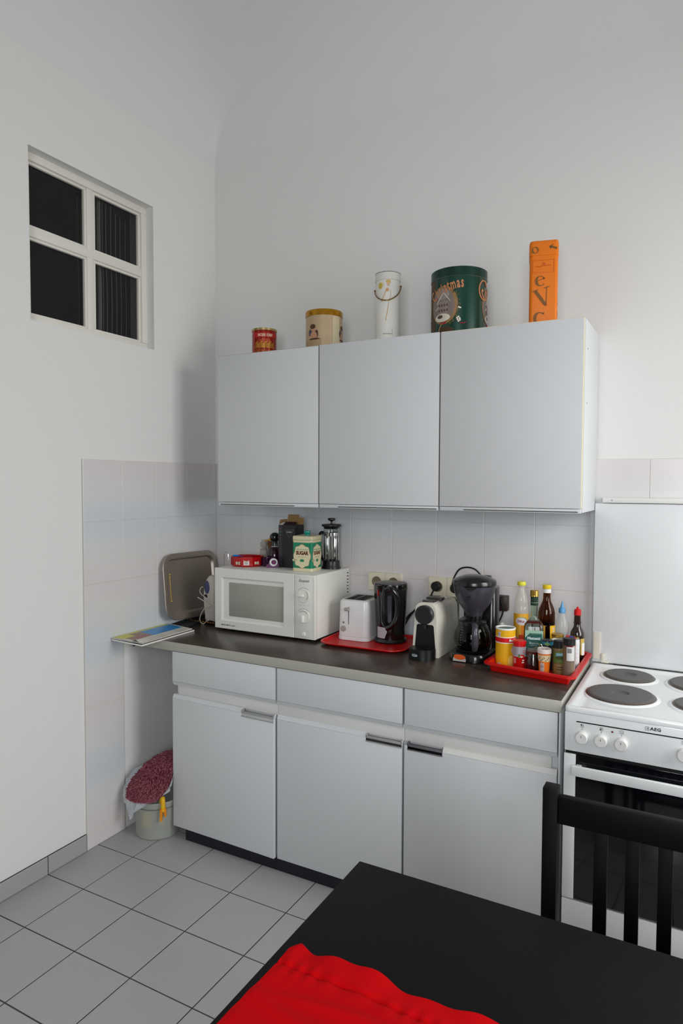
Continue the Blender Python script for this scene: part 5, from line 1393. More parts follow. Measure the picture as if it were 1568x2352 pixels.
yl = M('label_sun_yellow', (226, 176, 30), 0.45)
l1 = lab(t, 'front_label', -0.034, -0.004, 0.060, 0.130, yl, 0.0305, nx=12)
build('sunflower_picture', G().ovalfan(-0.021, 0.112, 0.013, 0.014).map(wrap(0.0305, 0.0010)), M('sunflower_brown', (150, 70, 14), 0.5), l1, smooth=0)
build('petal_picture', G().ovalfan(-0.016, 0.082, 0.010, 0.011).map(wrap(0.0305, 0.0010)), M('sunflower_orange', (226, 140, 16), 0.5), l1, smooth=0)
l2 = lab(t, 'side_label', 0.013, 0.042, 0.060, 0.130, yl, 0.0305, nx=12)
for q in range(6): lab(l2, 'printed_words', 0.025, 0.031, 0.068 + q * 0.0095, 0.0745 + q * 0.0095, M('label_pale'), 0.0305, 0.0010, 3)
# clear drop-shaped dispenser
t = item('drop_dispenser', 'clear drop-shaped dispenser bottle with a pointed blue nozzle', 'bottle', 1.6920, -0.108)
dp_ = [(0, 0.0), (0.014, 0.0), (0.017, 0.003), (0.019, 0.050), (0.0205, 0.085), (0.0245, 0.100), (0.0262, 0.112), (0.0245, 0.128), (0.0190, 0.150), (0.0130, 0.166), (0.0120, 0.172)]
build('bottle_body', G().lathe(dp_ + [(max(r - 0.0010, 0), z) for r, z in dp_[::-1] if r > 0] + [(0, 0.0012)], 36), M('clear_thin_plastic', (230, 230, 228), 0.05, alpha=0.16, spec=0.9), t)
build('nozzle', G().lathe([(0, 0.1725), (0.0122, 0.1725), (0.0122, 0.187), (0.0105, 0.190), (0.0070, 0.192), (0.0050, 0.198), (0.0018, 0.214), (0, 0.2155)], 28), M('nozzle_blue', (90, 156, 206), 0.35), t)
# sauce bottle with red spout
t = item('seasoning_bottle', 'dark brown seasoning bottle with red pouring cap at the tray back', 'bottle', 1.7200, -0.120)
t.location.x = 1.7470; t.location.y = -0.113
sp = [(0, 0), (0.022, 0), (0.0245, 0.004), (0.0245, 0.090), (0.0235, 0.108), (0.0160, 0.122), (0.0125, 0.130), (0.0120, 0.140), (0.0138, 0.141), (0.0138, 0.145), (0.0120, 0.146), (0.0112, 0.170), (0, 0.170)]
sb_ = build('bottle_body', G().lathe(sp, 36), M('sauce_brown', (40, 26, 22), 0.12, coat=0.5), t)
lab(t, 'yellow_label', 0.012, 0.036, 0.030, 0.088, M('label_mustard', (196, 168, 80), 0.5), 0.0245, nx=12)
lab(t, 'white_label', 0.017, 0.036, 0.028, 0.072, paper, 0.0245, 0.0010, nx=10)
build('cap', G().lathe([(0, 0.1705), (0.0125, 0.1705), (0.0120, 0.189), (0.0085, 0.192), (0.0060, 0.192), (0.0035, 0.195), (0.0035, 0.200), (0, 0.2005)], 28), redcap, t)
# jars of the middle rows
t = jar('pickle_jar', 'glass jar with a wide gold lid behind the small spice jars', 'jar', 1.6930, -0.190, 0.0205, 0.111, M('clear_jar_glass', (236, 238, 230), 0.03, trans=1.0, ior=1.3), goldcap, 0.0212, 0.012, contents=(M('olive_contents', (90, 82, 62), 0.5), 0.070))
t = jar('round_tub', 'low grey-white tub with a ridged lid in front of the gold-lidded jar', 'tub', 1.6975, -0.236, 0.0190, 0.098, M('tub_dark', (70, 66, 62), 0.5), M('tub_lid_grey', (178, 172, 164), 0.35), 0.0195, 0.007)
build('lid_ring', G().lathe([(0.0150, 0.098), (0.0175, 0.0985), (0.0175, 0.1000), (0.0150, 0.1000), (0.0150, 0.098)], 32), white, t)
t = jar('dark_spread_jar', 'black jar with a blue-green label under its lid, between vinegar and grey tub', 'jar', 1.6740, -0.272, 0.0190, 0.104, M('jar_near_black', (26, 22, 22), 0.3), M('dark_slate_cap', (44, 54, 66), 0.3), 0.0192, 0.003)
lab(t, 'blue_label', -0.026, 0.026, 0.088, 0.0995, M('label_sea_blue', (30, 116, 140), 0.4), 0.0190, 0.0006, nx=18)
build('green_oval', G().ovalfan(0.0, 0.0925, 0.010, 0.0045).map(wrap(0.0190, 0.0012)), M('label_sage', (120, 150, 90), 0.5), t, smooth=0)
t = jar('mustard_jar', 'small jar with a narrow gold lid in front of the dark seasoning bottle', 'jar', 1.7470, -0.178, 0.0160, 0.104, M('jar_brown', (84, 70, 50), 0.3), goldcap, 0.0165, 0.010)
t = item('spice_carton', 'red spice box with a tilted red and blue lid behind the tall grey shaker', 'box', 1.7500, -0.272, turn=-0.25)
build('box', G().rbox(-0.0145, 0.0145, -0.0115, 0.0115, 0, 0.108, 0.001), M('box_tan', (176, 120, 96), 0.5), t)
build('red_sleeve', G().rbox(-0.0149, 0.0149, -0.0119, 0.0119, 0.078, 0.1085, 0.0006), M('box_red', (190, 18, 24), 0.4), t)
build('green_print', G().box(-0.0146, 0.0146, -0.0122, -0.0115, 0.048, 0.072).box(0.0145, 0.0152, -0.0116, 0.0116, 0.048, 0.072), M('box_sage', (70, 84, 74), 0.5), t, smooth=0)
build('red_print', G().box(-0.0146, 0.0146, -0.0123, -0.0115, 0.040, 0.047).box(0.0145, 0.0153, -0.0116, 0.0116, 0.040, 0.047), M('box_red'), t, smooth=0)
lidb = build('lid', G().rbox(-0.0165, 0.0165, -0.0135, 0.0135, 0, 0.009, 0.002).rot('Y', 14).rot('X', 12).move(-0.001, 0.001, 0.112), M('box_red'), t)
build('blue_disc', G().oval(0.006, 0.003, 0.008, 0.006, 0.0010).rot('Y', 14).rot('X', 12).move(-0.001, 0.001, 0.1215), M('royal_blue', (30, 40, 170), 0.35), lidb)
t = item('salt_shaker', 'narrow white carton shaker at the right edge of the red tray', 'shaker', 1.7570, -0.225)
build('body', G().lathe([(0, 0), (0.0165, 0), (0.0165, 0.104), (0.0155, 0.106), (0, 0.106)], 28), M('shaker_white', (214, 212, 214), 0.4), t)
build('top_hole', G().lathe([(0, 0.1062), (0.008, 0.1062), (0.008, 0.1070), (0, 0.1070)], 20), M('mint_grey', (130, 140, 126), 0.5), t)
for q in range(5): lab(t, 'printed_line', -0.010, 0.012, 0.030 + q * 0.014, 0.0308 + q * 0.014, M('line_grey', (176, 174, 178), 0.5), 0.0165)
# front row
t = item('dip_tub', 'small orange tub with a white rim and a white spoon, open at the top', 'tub', 1.6770, -0.336)
fr2 = lambda z: 0.0165 + 0.0050 * z / 0.08
build('cup', recalc(G().lathe([(0, 0), (0.0165, 0), (0.0214, 0.080), (0.0200, 0.080), (0.0155, 0.006), (0, 0.006)], 32)), M('tub_orange', (224, 112, 20), 0.4), t)
build('rim', recalc(G().lathe([(0.0205, 0.073), (0.0232, 0.073), (0.0236, 0.080), (0.0232, 0.087), (0.0215, 0.088), (0.0200, 0.086), (0.0200, 0.079), (0.0205, 0.073)], 36)), M('rim_white', (222, 214, 208), 0.4), t)
build('contents', G().lathe([(0, 0.076), (0.0196, 0.076), (0.0196, 0.074), (0, 0.074)], 28), M('dip_red', (96, 30, 24), 0.5), t)
build('dotted_band', G().patch(-0.034, 0.034, 0.046, 0.068, nx=24).map(wrapc(fr2, 0.0006)), M('band_cream', (208, 190, 150), 0.5), t, smooth=0)
g = G()
for q in range(11): g.add(*(lambda h: (h.v, h.f))(G().oval(-0.025 + q * 0.005, 0.050 + 0.009 * ((q * 7) % 3) / 2, 0.0016, 0.0018, 0.0003, 8).map(wrapc(fr2, 0.0013))))
build('dark_dot', g, M('dot_navy', (40, 34, 56), 0.5), t, smooth=0, kind='stuff')
build('barcode_label', G().patch(-0.0135, 0.0, 0.010, 0.042, nx=6).map(wrapc(fr2, 0.0006)), M('label_ash', (190, 180, 172), 0.5), t, smooth=0)
build('printed_line', G().patch(-0.012, -0.002, 0.026, 0.034, nx=3).map(wrapc(fr2, 0.0012)), M('label_grey'), t, smooth=0)
build('spoon', G().tube([(0.004, 0.004, 0.079), (-0.006, -0.006, 0.094), (-0.011, -0.012, 0.104)], [0.0012, 0.0013, 0.0020], 8, 5, flat=0.6), paper, t)
t = jar('herb_jar', 'glass herb jar with black cap and green landscape label', 'spice jar', 1.7205, -0.308, 0.0218, 0.114, M('jar_herb', (120, 104, 66), 0.25), blackcap, 0.0188, 0.026, group='black-capped spice jars')
build('glass_shoulder', G().lathe([(0.0225, 0.083), (0.0232, 0.085), (0.0225, 0.088), (0.0225, 0.083)], 32), M('jar_herb'), t)
l3 = lab(t, 'landscape_label', -0.020, 0.024, 0.042, 0.078, M('label_meadow', (96, 118, 52), 0.5), 0.0218, nx=14)
build('sky_picture', G().patch(-0.010, 0.024, 0.062, 0.075, nx=10).map(wrap(0.0218, 0.0009)), M('label_sky', (130, 176, 196), 0.5), l3, smooth=0)
build('hill_picture', G().ovalfan(0.004, 0.060, 0.016, 0.0065).map(wrap(0.0218, 0.0014)), M('label_forest', (58, 76, 30), 0.5), l3, smooth=0)
lab(t, 'gold_label', -0.018, 0.023, 0.004, 0.038, M('label_old_gold', (150, 126, 78), 0.4, metal=0.3), 0.0218, nx=14)
lab(t, 'printed_words', -0.004, 0.012, 0.026, 0.0285, ink, 0.0218, 0.0009)
lab(t, 'printed_words', -0.008, 0.012, 0.018, 0.0205, ink, 0.0218, 0.0009)
t = jar('pepper_shaker', 'tall glass shaker of grey powder with black cap and barcode', 'spice jar', 1.7595, -0.346, 0.0190, 0.134, M('clear_shaker_glass', (240, 240, 236), 0.03, trans=1.0, ior=1.3), blackcap, 0.0198, 0.024, group='black-capped spice jars', neck=0.0170, contents=(M('grey_powder', (156, 136, 118), 0.9), 0.062))
lab(t, 'barcode_label', -0.008, 0.018, 0.062, 0.108, M('label_white', (206, 206, 204), 0.5), 0.0190, nx=10)
lab(t, 'dark_back', -0.030, -0.009, 0.062, 0.108, M('label_bronze', (110, 84, 56), 0.4), 0.0190, nx=10)
g = G()
for q in range(6): g.add(*(lambda h: (h.v, h.f))(G().patch(-0.005 + q * 0.0022, -0.0038 + q * 0.0022, 0.088, 0.103, nx=1).map(wrap(0.0190, 0.0010))))
build('bars', g, M('bar_grey'), t, smooth=0, kind='stuff')

# ================================================================== tins on top of the wall cabinets
TZ0 = CZ1 + 0.0004
def tin(name, label, cat, x, y): return thing(name, label, cat, (x, y, TZ0), face(x, y), None)
# small red and gold tin
t = tin('biscuit_tin', 'small round red and gold tin, leftmost on the cabinets', 'tin', 0.433, -0.200)
R_, H_ = 0.0535, 0.121
tr_ = M('tin_red', (150, 22, 12), 0.25, metal=0.3, coat=0.4)
build('body', G().lathe([(0, 0), (R_, 0), (R_, H_ - 0.008), (0, H_ - 0.008)], 48), tr_, t)
build('lid', G().lathe([(R_ + 0.0002, H_ - 0.0100), (R_ + 0.0018, H_ - 0.0095), (R_ + 0.0018, H_ - 0.001), (R_, H_), (R_ - 0.005, H_ - 0.0006), (0, H_ - 0.002), (0, H_ - 0.0075), (R_ + 0.0002, H_ - 0.0078)], 48), M('tin_lid_gold', (196, 176, 120), 0.28, metal=0.9), t)
lab(t, 'red_banner', -0.052, 0.070, 0.080, 0.100, M('banner_red', (176, 36, 26), 0.35), R_, nx=24)
build('lettering', text('BCEE OBE', 0.0145, y=0.0895, bold=0.03, x=0.004).map(wrap(R_, 0.0010)), M('banner_cream', (220, 200, 170), 0.4), t, smooth=0)
g = G()
for q in range(13):
    x = -0.040 + q * 0.0066
    h_ = 0.014 + 0.006 * math.sin(q * 2.1)
    g.add(*(lambda h: (h.v, h.f))(G().patch(x, x + 0.0036, 0.040, 0.040 + h_, nx=1).map(wrap(R_, 0.0007))))
    g.add(*(lambda h: (h.v, h.f))(G().oval(x + 0.002, 0.043 + h_, 0.0030, 0.0026, 0.0003, 8).map(wrap(R_, 0.0009))))
    g.add(*(lambda h: (h.v, h.f))(G().patch(x + 0.001, x + 0.0024, 0.014, 0.034 - 0.004 * (q % 3), nx=1).map(wrap(R_, 0.0007))))
build('gold_pattern', g, M('print_gold', (206, 160, 60), 0.35, metal=0.5), t, smooth=0, kind='stuff')
lab(t, 'gold_line', -0.045, 0.050, 0.036, 0.0385, M('print_gold'), R_, 0.0008, nx=20)
build('glow_picture', G().ovalfan(0.004, 0.066, 0.026, 0.010).map(wrap(R_, 0.0006)), M('tin_orange_red', (176, 60, 18), 0.3), t, smooth=0)
# beige tin
t = tin('cake_tin', 'round beige tin with gold lid, second from left on the cabinets', 'tin', 0.734, -0.200)
R_, H_ = 0.0755, 0.160
build('body', G().lathe([(0, 0), (R_, 0), (R_, H_ - 0.006), (0, H_ - 0.006)], 56), M('tin_beige', (180, 156, 122), 0.4, var=0.12, bscale=22), t)
build('lid', G().lathe([(R_ + 0.0002, H_ - 0.024), (R_ + 0.0022, H_ - 0.0235), (R_ + 0.0022, H_ - 0.003), (R_ + 0.0005, H_), (R_ - 0.004, H_), (0, H_ - 0.002), (0, H_ - 0.005), (R_ + 0.0002, H_ - 0.0055)], 56), M('tin_lid_yellow_gold', (186, 134, 36), 0.25, metal=0.85), t)
lab(t, 'pale_panel', 0.036, 0.072, 0.002, 0.134, M('tin_pale', (200, 186, 154), 0.45), R_, nx=14)
lab(t, 'ledge', -0.095, -0.012, 0.0, 0.040, M('tin_sand', (166, 142, 106), 0.45), R_, 0.0005, nx=20)
def blob(par, name, x, y, rx, ry, m, r=R_, lift=0.0008): return build(name, G().ovalfan(x, y, rx, ry, 0.0003, 18, 3).map(wrap(r, lift)), m, par, smooth=0)
skin = M('print_skin', (186, 136, 104), 0.5); hairm = M('print_umber', (78, 46, 34), 0.5); wing = M('print_slate', (74, 66, 82), 0.5)
for dx, tg in ((-0.048, 0), (0.094, 1)):
    fg = blob(t, 'figure_picture', dx + 0.002, 0.052, 0.017, 0.018, skin)
    blob(fg, 'wing_patch', dx - 0.015, 0.066, 0.009, 0.014, wing, lift=0.0007)
    blob(fg, 'wing_patch', dx + 0.017, 0.060, 0.007, 0.016, hairm, lift=0.0007)
    blob(fg, 'head_patch', dx + 0.002, 0.082, 0.0115, 0.013, skin, lift=0.0012)
    blob(fg, 'hair_patch', dx - 0.001, 0.090, 0.0135, 0.010, hairm, lift=0.0016)
    blob(fg, 'shadow_patch', dx + 0.006, 0.040, 0.026, 0.0035, hairm, lift=0.0018)
# tall white canister with wire handle
t = tin('white_canister', 'tall white canister with a curved brass handle and faint golden print', 'canister', 1.024, -0.200)
R_, H_ = 0.0480, 0.275
build('body', G().lathe([(0, 0), (R_, 0), (R_, H_ - 0.018), (0, H_ - 0.018)], 48), M('canister_white', (222, 220, 212), 0.4), t)
build('lid', G().lathe([(R_ + 0.0004, H_ - 0.030), (R_ + 0.0022, H_ - 0.0295), (R_ + 0.0022, H_ - 0.002), (R_, H_), (0, H_ - 0.001), (0, H_ - 0.017), (R_ + 0.0004, H_ - 0.0178)], 48), M('canister_lid', (214, 212, 204), 0.35), t)
build('lid_edge', G().lathe([(R_ + 0.0016, H_ - 0.0012), (R_ + 0.0028, H_ - 0.0016), (R_ + 0.0024, H_ + 0.0004), (R_, H_ + 0.0006), (R_ + 0.0016, H_ - 0.0012)], 48), M('edge_graphite', (110, 112, 110), 0.35, metal=0.5), t)
hp = []
for q in range(13):
    a = math.radians(-90 + q * 15)
    hp.append(((R_ + 0.0035) * math.sin(a) * 1.0, -(R_ + 0.005) * math.cos(a) - 0.003, H_ - 0.055 - 0.057 * math.cos(a) + 0.008 * math.sin(a)))
build('wire_handle', G().tube(hp, 0.0021, 8, 3), M('brass_dark', (130, 96, 46), 0.35, metal=0.7), t)
for s_ in (-1, 1): build('handle_pin', G().sphere((s_ * (R_ + 0.0028), -0.003, H_ - 0.055 + 0.008 * s_), 0.0042, seg=10, ring=6), M('brass_dark'), t)
pg_ = M('print_ochre', (206, 176, 96), 0.5); ps = M('print_peach', (214, 176, 140), 0.5); pl2 = M('print_faint', (222, 204, 168), 0.5)
blob(t, 'gold_smudge', -0.031, 0.222, 0.0095, 0.012, M('print_olive_gold', (196, 176, 70), 0.5), R_, 0.0006)
blob(t, 'gold_smudge', -0.024, 0.226, 0.009, 0.009, pl2, R_, 0.0005)
blob(t, 'gold_smudge', 0.002, 0.236, 0.0095, 0.0075, pg_, R_, 0.0006)
blob(t, 'peach_smudge', 0.002, 0.226, 0.0055, 0.008, ps, R_, 0.0009)
blob(t, 'peach_smudge', -0.002, 0.205, 0.0055, 0.007, M('print_apricot', (208, 154, 104), 0.5), R_, 0.0007)
def stroke(par, name, pts, w, m, r=R_):
    build(name, G().tube([wrap(r, 0.0004)(x, y, 0) for x, y in pts], w, 6, 5, flat=1.0), m, par)
stroke(t, 'print_stroke', [(-0.006, 0.206), (-0.012, 0.190), (-0.020, 0.172), (-0.025, 0.160)], 0.0013, M('print_amber', (204, 156, 84), 0.5))
stroke(t, 'print_stroke', [(0.009, 0.202), (0.011, 0.186), (0.007, 0.170), (0.004, 0.160)], 0.0009, ps)
stroke(t, 'print_stroke', [(0.001, 0.140), (-0.002, 0.118), (-0.006, 0.098), (-0.0065, 0.086)], 0.0012, M('print_amber'))
stroke(t, 'print_stroke', [(0.004, 0.165), (0.002, 0.150), (0.001, 0.140)], 0.0008, M('print_tan', (190, 140, 110), 0.5))
stroke(t, 'frame_line', [(-0.026, 0.052), (0.016, 0.053), (0.018, 0.052), (0.018, 0.028)], 0.0005, M('line_olive', (120, 118, 104), 0.5))
build('lettering', text('Schokoladen', 0.0068, x=-0.002, y=0.036, shear=0.4).map(wrap(R_, 0.0006)), M('line_olive'), t, smooth=0)
# Christmas tin
t = tin('christmas_tin', 'large round dark green tin lettered Christmas, on the cabinets', 'tin', 1.315, -0.196)
R_, H_ = 0.1020, 0.2370
grn = M('tin_forest', (16, 62, 50), 0.28, metal=0.2, coat=0.4)
build('body', G().lathe([(0, 0), (R_, 0), (R_, H_ - 0.030), (0, H_ - 0.030)], 72), grn, t)
ldx = build('lid', G().lathe([(R_ + 0.0003, H_ - 0.034), (R_ + 0.0020, H_ - 0.0335), (R_ + 0.0020, H_ - 0.002), (R_, H_), (R_ - 0.004, H_), (0, H_ - 0.002), (0, H_ - 0.028), (R_ + 0.0003, H_ - 0.029)], 72), M('tin_lid_green', (20, 56, 46), 0.3, metal=0.3), t)
build('lid_bead', G().lathe([(R_ + 0.0016, H_ - 0.0345), (R_ + 0.0030, H_ - 0.0335), (R_ + 0.0016, H_ - 0.0325), (R_ + 0.0016, H_ - 0.0345)], 72), M('bead_silver', (150, 160, 154), 0.25, metal=0.8), ldx)
def wr(l): return wrap(R_, l)
og = M('print_copper', (190, 126, 84), 0.4); tan = M('print_khaki', (132, 110, 74), 0.5); leaf = M('print_moss', (84, 82, 42), 0.5)
cream2 = M('print_ivory', (210, 204, 186), 0.5); taupe = M('print_taupe', (120, 108, 102), 0.5)
for cxx in (-0.060, 0.152, -0.218):
    fr_ = build('wreath', G().ovalfan(cxx, 0.103, 0.057, 0.070, 0.0003, 36, 5).map(wr(0.0006)), M('print_bronze', (142, 108, 66), 0.45), t, smooth=0)
    build('winter_picture', G().ovalfan(cxx - 0.004, 0.103, 0.049, 0.063, 0.0003, 36, 5).map(wr(0.0010)), taupe, fr_, smooth=0)
    build('sky_picture', G().ovalfan(cxx - 0.002, 0.142, 0.028, 0.020, 0.0003, 24, 4).map(wr(0.0013)), M('print_haze', (146, 136, 128), 0.5), fr_, smooth=0)
    hs = build('house_picture', recalc(G().patch(cxx - 0.022, cxx + 0.022, 0.072, 0.118, nx=6).add(*(lambda h: (h.v, h.f))(G().prism([(cxx - 0.027, 0.112), (cxx + 0.004, 0.146), (cxx + 0.030, 0.114), (cxx + 0.002, 0.112)], 0, 0.0004)))).map(wr(0.0017)), M('print_mauve', (142, 124, 118), 0.5), fr_, smooth=0)
    g = G()
    for (a, b) in (((cxx - 0.028, 0.110), (cxx + 0.002, 0.147)), ((cxx + 0.004, 0.145), (cxx + 0.028, 0.116)), ((cxx - 0.034, 0.088), (cxx - 0.018, 0.100))):
        h = G().tube([wr(0.0022)(a[0] + (b[0] - a[0]) * k / 3, a[1] + (b[1] - a[1]) * k / 3, 0) for k in range(4)], 0.0013, 5, 1); g.add(h.v, h.f)
    build('snow_roof', g, cream2, fr_)
    g = G()
    for q in range(4):
        for p_ in range(2):
            h = G().patch(cxx - 0.018 + q * 0.011, cxx - 0.013 + q * 0.011, 0.080 + p_ * 0.018, 0.088 + p_ * 0.018, nx=1).map(wr(0.0024)); g.add(h.v, h.f)
    build('window_print', g, M('print_dusk', (74, 58, 56), 0.5), fr_, smooth=0)
    build('snow_field', G().ovalfan(cxx - 0.004, 0.058, 0.033, 0.015, 0.0003, 24, 4).map(wr(0.0019)), cream2, fr_, smooth=0)
    build('sleigh_picture', G().ovalfan(cxx - 0.012, 0.062, 0.012, 0.0065, 0.0003, 16, 3).map(wr(0.0024)), M('print_espresso', (72, 58, 46), 0.5), fr_, smooth=0)
    g = G()
    random.seed(5)
    for q in range(26):
        a = math.radians(-65 + q * 5.2)
        x, y = cxx + 0.060 * math.cos(a), 0.098 + 0.072 * math.sin(a)
        h = G().ovalfan(x + random.uniform(-0.004, 0.006), y + random.uniform(-0.004, 0.004), random.uniform(0.002, 0.0045), random.uniform(0.0015, 0.005), 0.0003, 8, 1).map(wr(0.0016 + 0.0001 * (q % 4))); g.add(h.v, h.f)
    build('leaf_print', g, leaf, fr_, smooth=0, kind='stuff')
    g = G()
    for (x, y) in ((0.046, 0.052), (0.051, 0.056), (0.048, 0.046), (0.055, 0.050), (0.056, 0.044), (0.052, 0.090), (0.057, 0.088), (0.051, 0.040)):
        h = G().ovalfan(cxx + x + 0.008, y, 0.0034, 0.0032, 0.0003, 8, 1).map(wr(0.0022)); g.add(h.v, h.f)
    build('blossom_print', g, M('print_white_bloom', (224, 216, 196), 0.5), fr_, smooth=0, kind='stuff')
    build('red_ribbon', G().tube([wr(0.0022)(cxx + x, y, 0) for x, y in ((-0.016, 0.036), (-0.004, 0.042), (0.004, 0.034), (0.014, 0.042), (-0.002, 0.037))], 0.0014, 5, 4), M('print_crimson', (170, 30, 52), 0.5), fr_)
    build('gold_ribbon', G().tube([wr(0.0020)(cxx + x, y, 0) for x, y in ((-0.006, 0.034), (-0.014, 0.020), (-0.018, 0.008))], 0.0024, 5, 4), tan, fr_)
build('brown_field', G().ovalfan(-0.052, 0.012, 0.034, 0.013, 0.0003, 24, 3).map(wr(0.0005)), M('print_umber2', (70, 50, 28), 0.5), t, smooth=0)
# arched word above the picture
word = 'Christmas'
stepx = 0
adv = {'C': 0.023, 'h': 0.0155, 'r': 0.0125, 'i': 0.009, 's': 0.0135, 't': 0.0105, 'm': 0.023, 'a': 0.0150}
for start in (-0.118, 0.094):
    x = start
    for ch in word:
        w_ = adv[ch]
        s0 = (x - start) / 0.135
        zc = 0.138 + 0.040 * math.sin(min(1, s0) * PI * 0.52)
        tilt = 42 * (1 - s0)
        if x < 0.20:
            lt = text(ch, 0.062 if ch == 'C' else 0.055, bold=0.025, sx=0.47, shear=0.08).rot('Z', tilt).move(x + w_ / 2, zc, 0).map(wr(0.0022))
            lo = build('lettering', lt, og, t, smooth=0)
        x += w_
build('ornate_ring', G().tube([wr(0.0020)(0.098 + 0.026 * math.cos(a * PI / 12) + 0.006, 0.158 + 0.035 * math.sin(a * PI / 12), 0) for a in range(2, 23)], 0.0028, 6, 2), og, t)
build('brown_margin', G().patch(-0.168, -0.098, 0.004, 0.200, nx=14).map(wr(0.0003)), M('print_umber2'), t, smooth=0)
build('red_script', G().tube([wr(0.0012)(x, y, 0) for x, y in ((0.004, 0.032), (0.010, 0.035), (0.016, 0.032), (0.022, 0.036), (0.027, 0.035))], 0.0014, 5, 4), M('print_crimson'), t)
# orange tin
t = thing('orange_tin', 'tall square orange tin with scattered brown letters, rightmost on the cabinets', 'tin', (1.624, -0.196, TZ0), math.radians(13))
s = 0.0475; H_ = 0.296
orm = M('tin_orange', (226, 116, 0), 0.35); oln = M('print_olive_brown', (120, 78, 14), 0.5)
build('body', G().loft(2*s, 2*s, 0.012, [(0, 0), (0, H_ - 0.030)], 6), orm, t)
build('lid', G().loft(2*s, 2*s, 0.012, [(0.0003, H_ - 0.052), (0.0018, H_ - 0.0515), (0.0018, H_ - 0.010), (0.0006, H_ - 0.0085), (0.0010, H_ - 0.0075), (-0.001, H_ - 0.0015), (-0.004, H_), (-0.008, H_ - 0.001)], 6), orm, t)
def onf(g, side=0, lift=0.0005): return g.upright().move(0, -s - lift, 0).rot('Z', 90 * side)
def ribbon(pts, w):
    """flat pen stroke with a changing width"""
    n = len(pts); g = G(); L = []
    for i, (x, y) in enumerate(pts):
        a, b = pts[max(i - 1, 0)], pts[min(i + 1, n - 1)]
        dx, dy = b[0] - a[0], b[1] - a[1]; l = math.hypot(dx, dy) or 1
        ww = w[i] / 2
        L.append(((x - dy / l * ww, y + dx / l * ww), (x + dy / l * ww, y - dx / l * ww)))
    for z in (0.0, 0.0004):
        for p_, q_ in L: g.v += [(p_[0], p_[1], z), (q_[0], q_[1], z)]
    for i in range(n - 1):
        k = 2 * i; o_ = 2 * n
        g.f += [(k, k + 2, k + 3, k + 1), (o_ + k, o_ + k + 1, o_ + k + 3, o_ + k + 2), (k, o_ + k, o_ + k + 2, k + 2), (k + 1, k + 3, o_ + k + 3, o_ + k + 1)]
    return g
def glyph(ch, s_):
    g = G()
    def R_b(pts, w): h = ribbon([(x * s_, y * s_) for x, y in pts], [q * s_ for q in w]); g.add(h.v, h.f)
    if ch == 'V':
        R_b([(-0.30, 0.42), (-0.15, 0.08), (0.02, -0.32), (0.08, -0.46)], [0.17, 0.17, 0.16, 0.10])
        R_b([(0.30, 0.44), (0.20, 0.05), (0.08, -0.46)], [0.035, 0.035, 0.04])
        R_b([(-0.48, 0.44), (-0.30, 0.43), (-0.12, 0.47)], [0.02, 0.06, 0.02]); R_b([(0.14, 0.46), (0.30, 0.46), (0.46, 0.48)], [0.02, 0.06, 0.02])
    else:
        a0, a1 = {'o': (0, 360), 'e': (28, 318), 'C': (50, 318)}[ch]
        N = 28; P_, W_l = [], []
        for i in range(N + 1):
            a = math.radians(a0 + (a1 - a0) * i / N)
            P_.append((0.30 * math.cos(a), 0.36 * math.sin(a)))
            W_l.append(0.05 + (0.13 if ch == 'o' else 0.15) * max(0, abs(math.cos(a)) if ch == 'o' else -math.cos(a)) ** 1.5)
        R_b(P_, W_l)
        if ch == 'e': R_b([(-0.22, 0.03), (0.27, 0.15)], [0.03, 0.04]); R_b([(0.27, 0.15), (0.29, 0.10), (0.24, 0.20)], [0.10, 0.16, 0.10])
        if ch == 'C': R_b([(0.19, 0.27), (0.26, 0.40)], [0.16, 0.03])
    return g
LF = [('o', 0.030, -0.029, 0.263, 20), ('e', 0.046, -0.010, 0.157, 8), ('V', 0.066, -0.002, 0.100, 12), ('C', 0.052, -0.012, 0.030, -6)]
for side in range(2):
    for ch, sz, x, z, rt in LF:
        if side == 1: x, z, rt = -x * 0.6, {0.263: 0.120, 0.157: 0.225, 0.100: 0.060, 0.030: 0.180}[z], rt + 70
        build('printed_letter', onf(glyph(ch, sz).rot('Z', rt).move(x, z, 0), side, 0.0023 if z > H_ - 0.055 else 0.0006), oln, t, smooth=0)
    build('printed_letter', onf(ribbon([(0.018, 0.2720), (0.030, 0.2690), (0.043, 0.2640)], [0.008, 0.007, 0.007]).add(*(lambda h: (h.v, h.f))(ribbon([(0.021, 0.262), (0.0245, 0.275), (0.032, 0.280)], [0.001, 0.003, 0.001]))), side, 0.0023), oln, t, smooth=0)
seal = M('print_burnt_orange', (200, 84, 4), 0.45)
fx = build('stamp_frame', onf(G().tube([(-0.036, 0.186, 0), (0.034, 0.186, 0), (0.034, 0.228, 0), (-0.036, 0.228, 0)], 0.0007, 4, 1, True)), seal, t)
build('stamp_line', onf(G().tube([(-0.027, 0.208, 0), (-0.012, 0.206, 0), (0.000, 0.209, 0), (0.024, 0.2095, 0)], 0.0012, 5, 4)), seal, fx)
build('stamp_crest', onf(G().prism([(-0.007, 0.212), (0.007, 0.212), (0.005, 0.216), (0.0, 0.222), (-0.005, 0.216)], 0, 0.0005)), seal, fx, smooth=0)

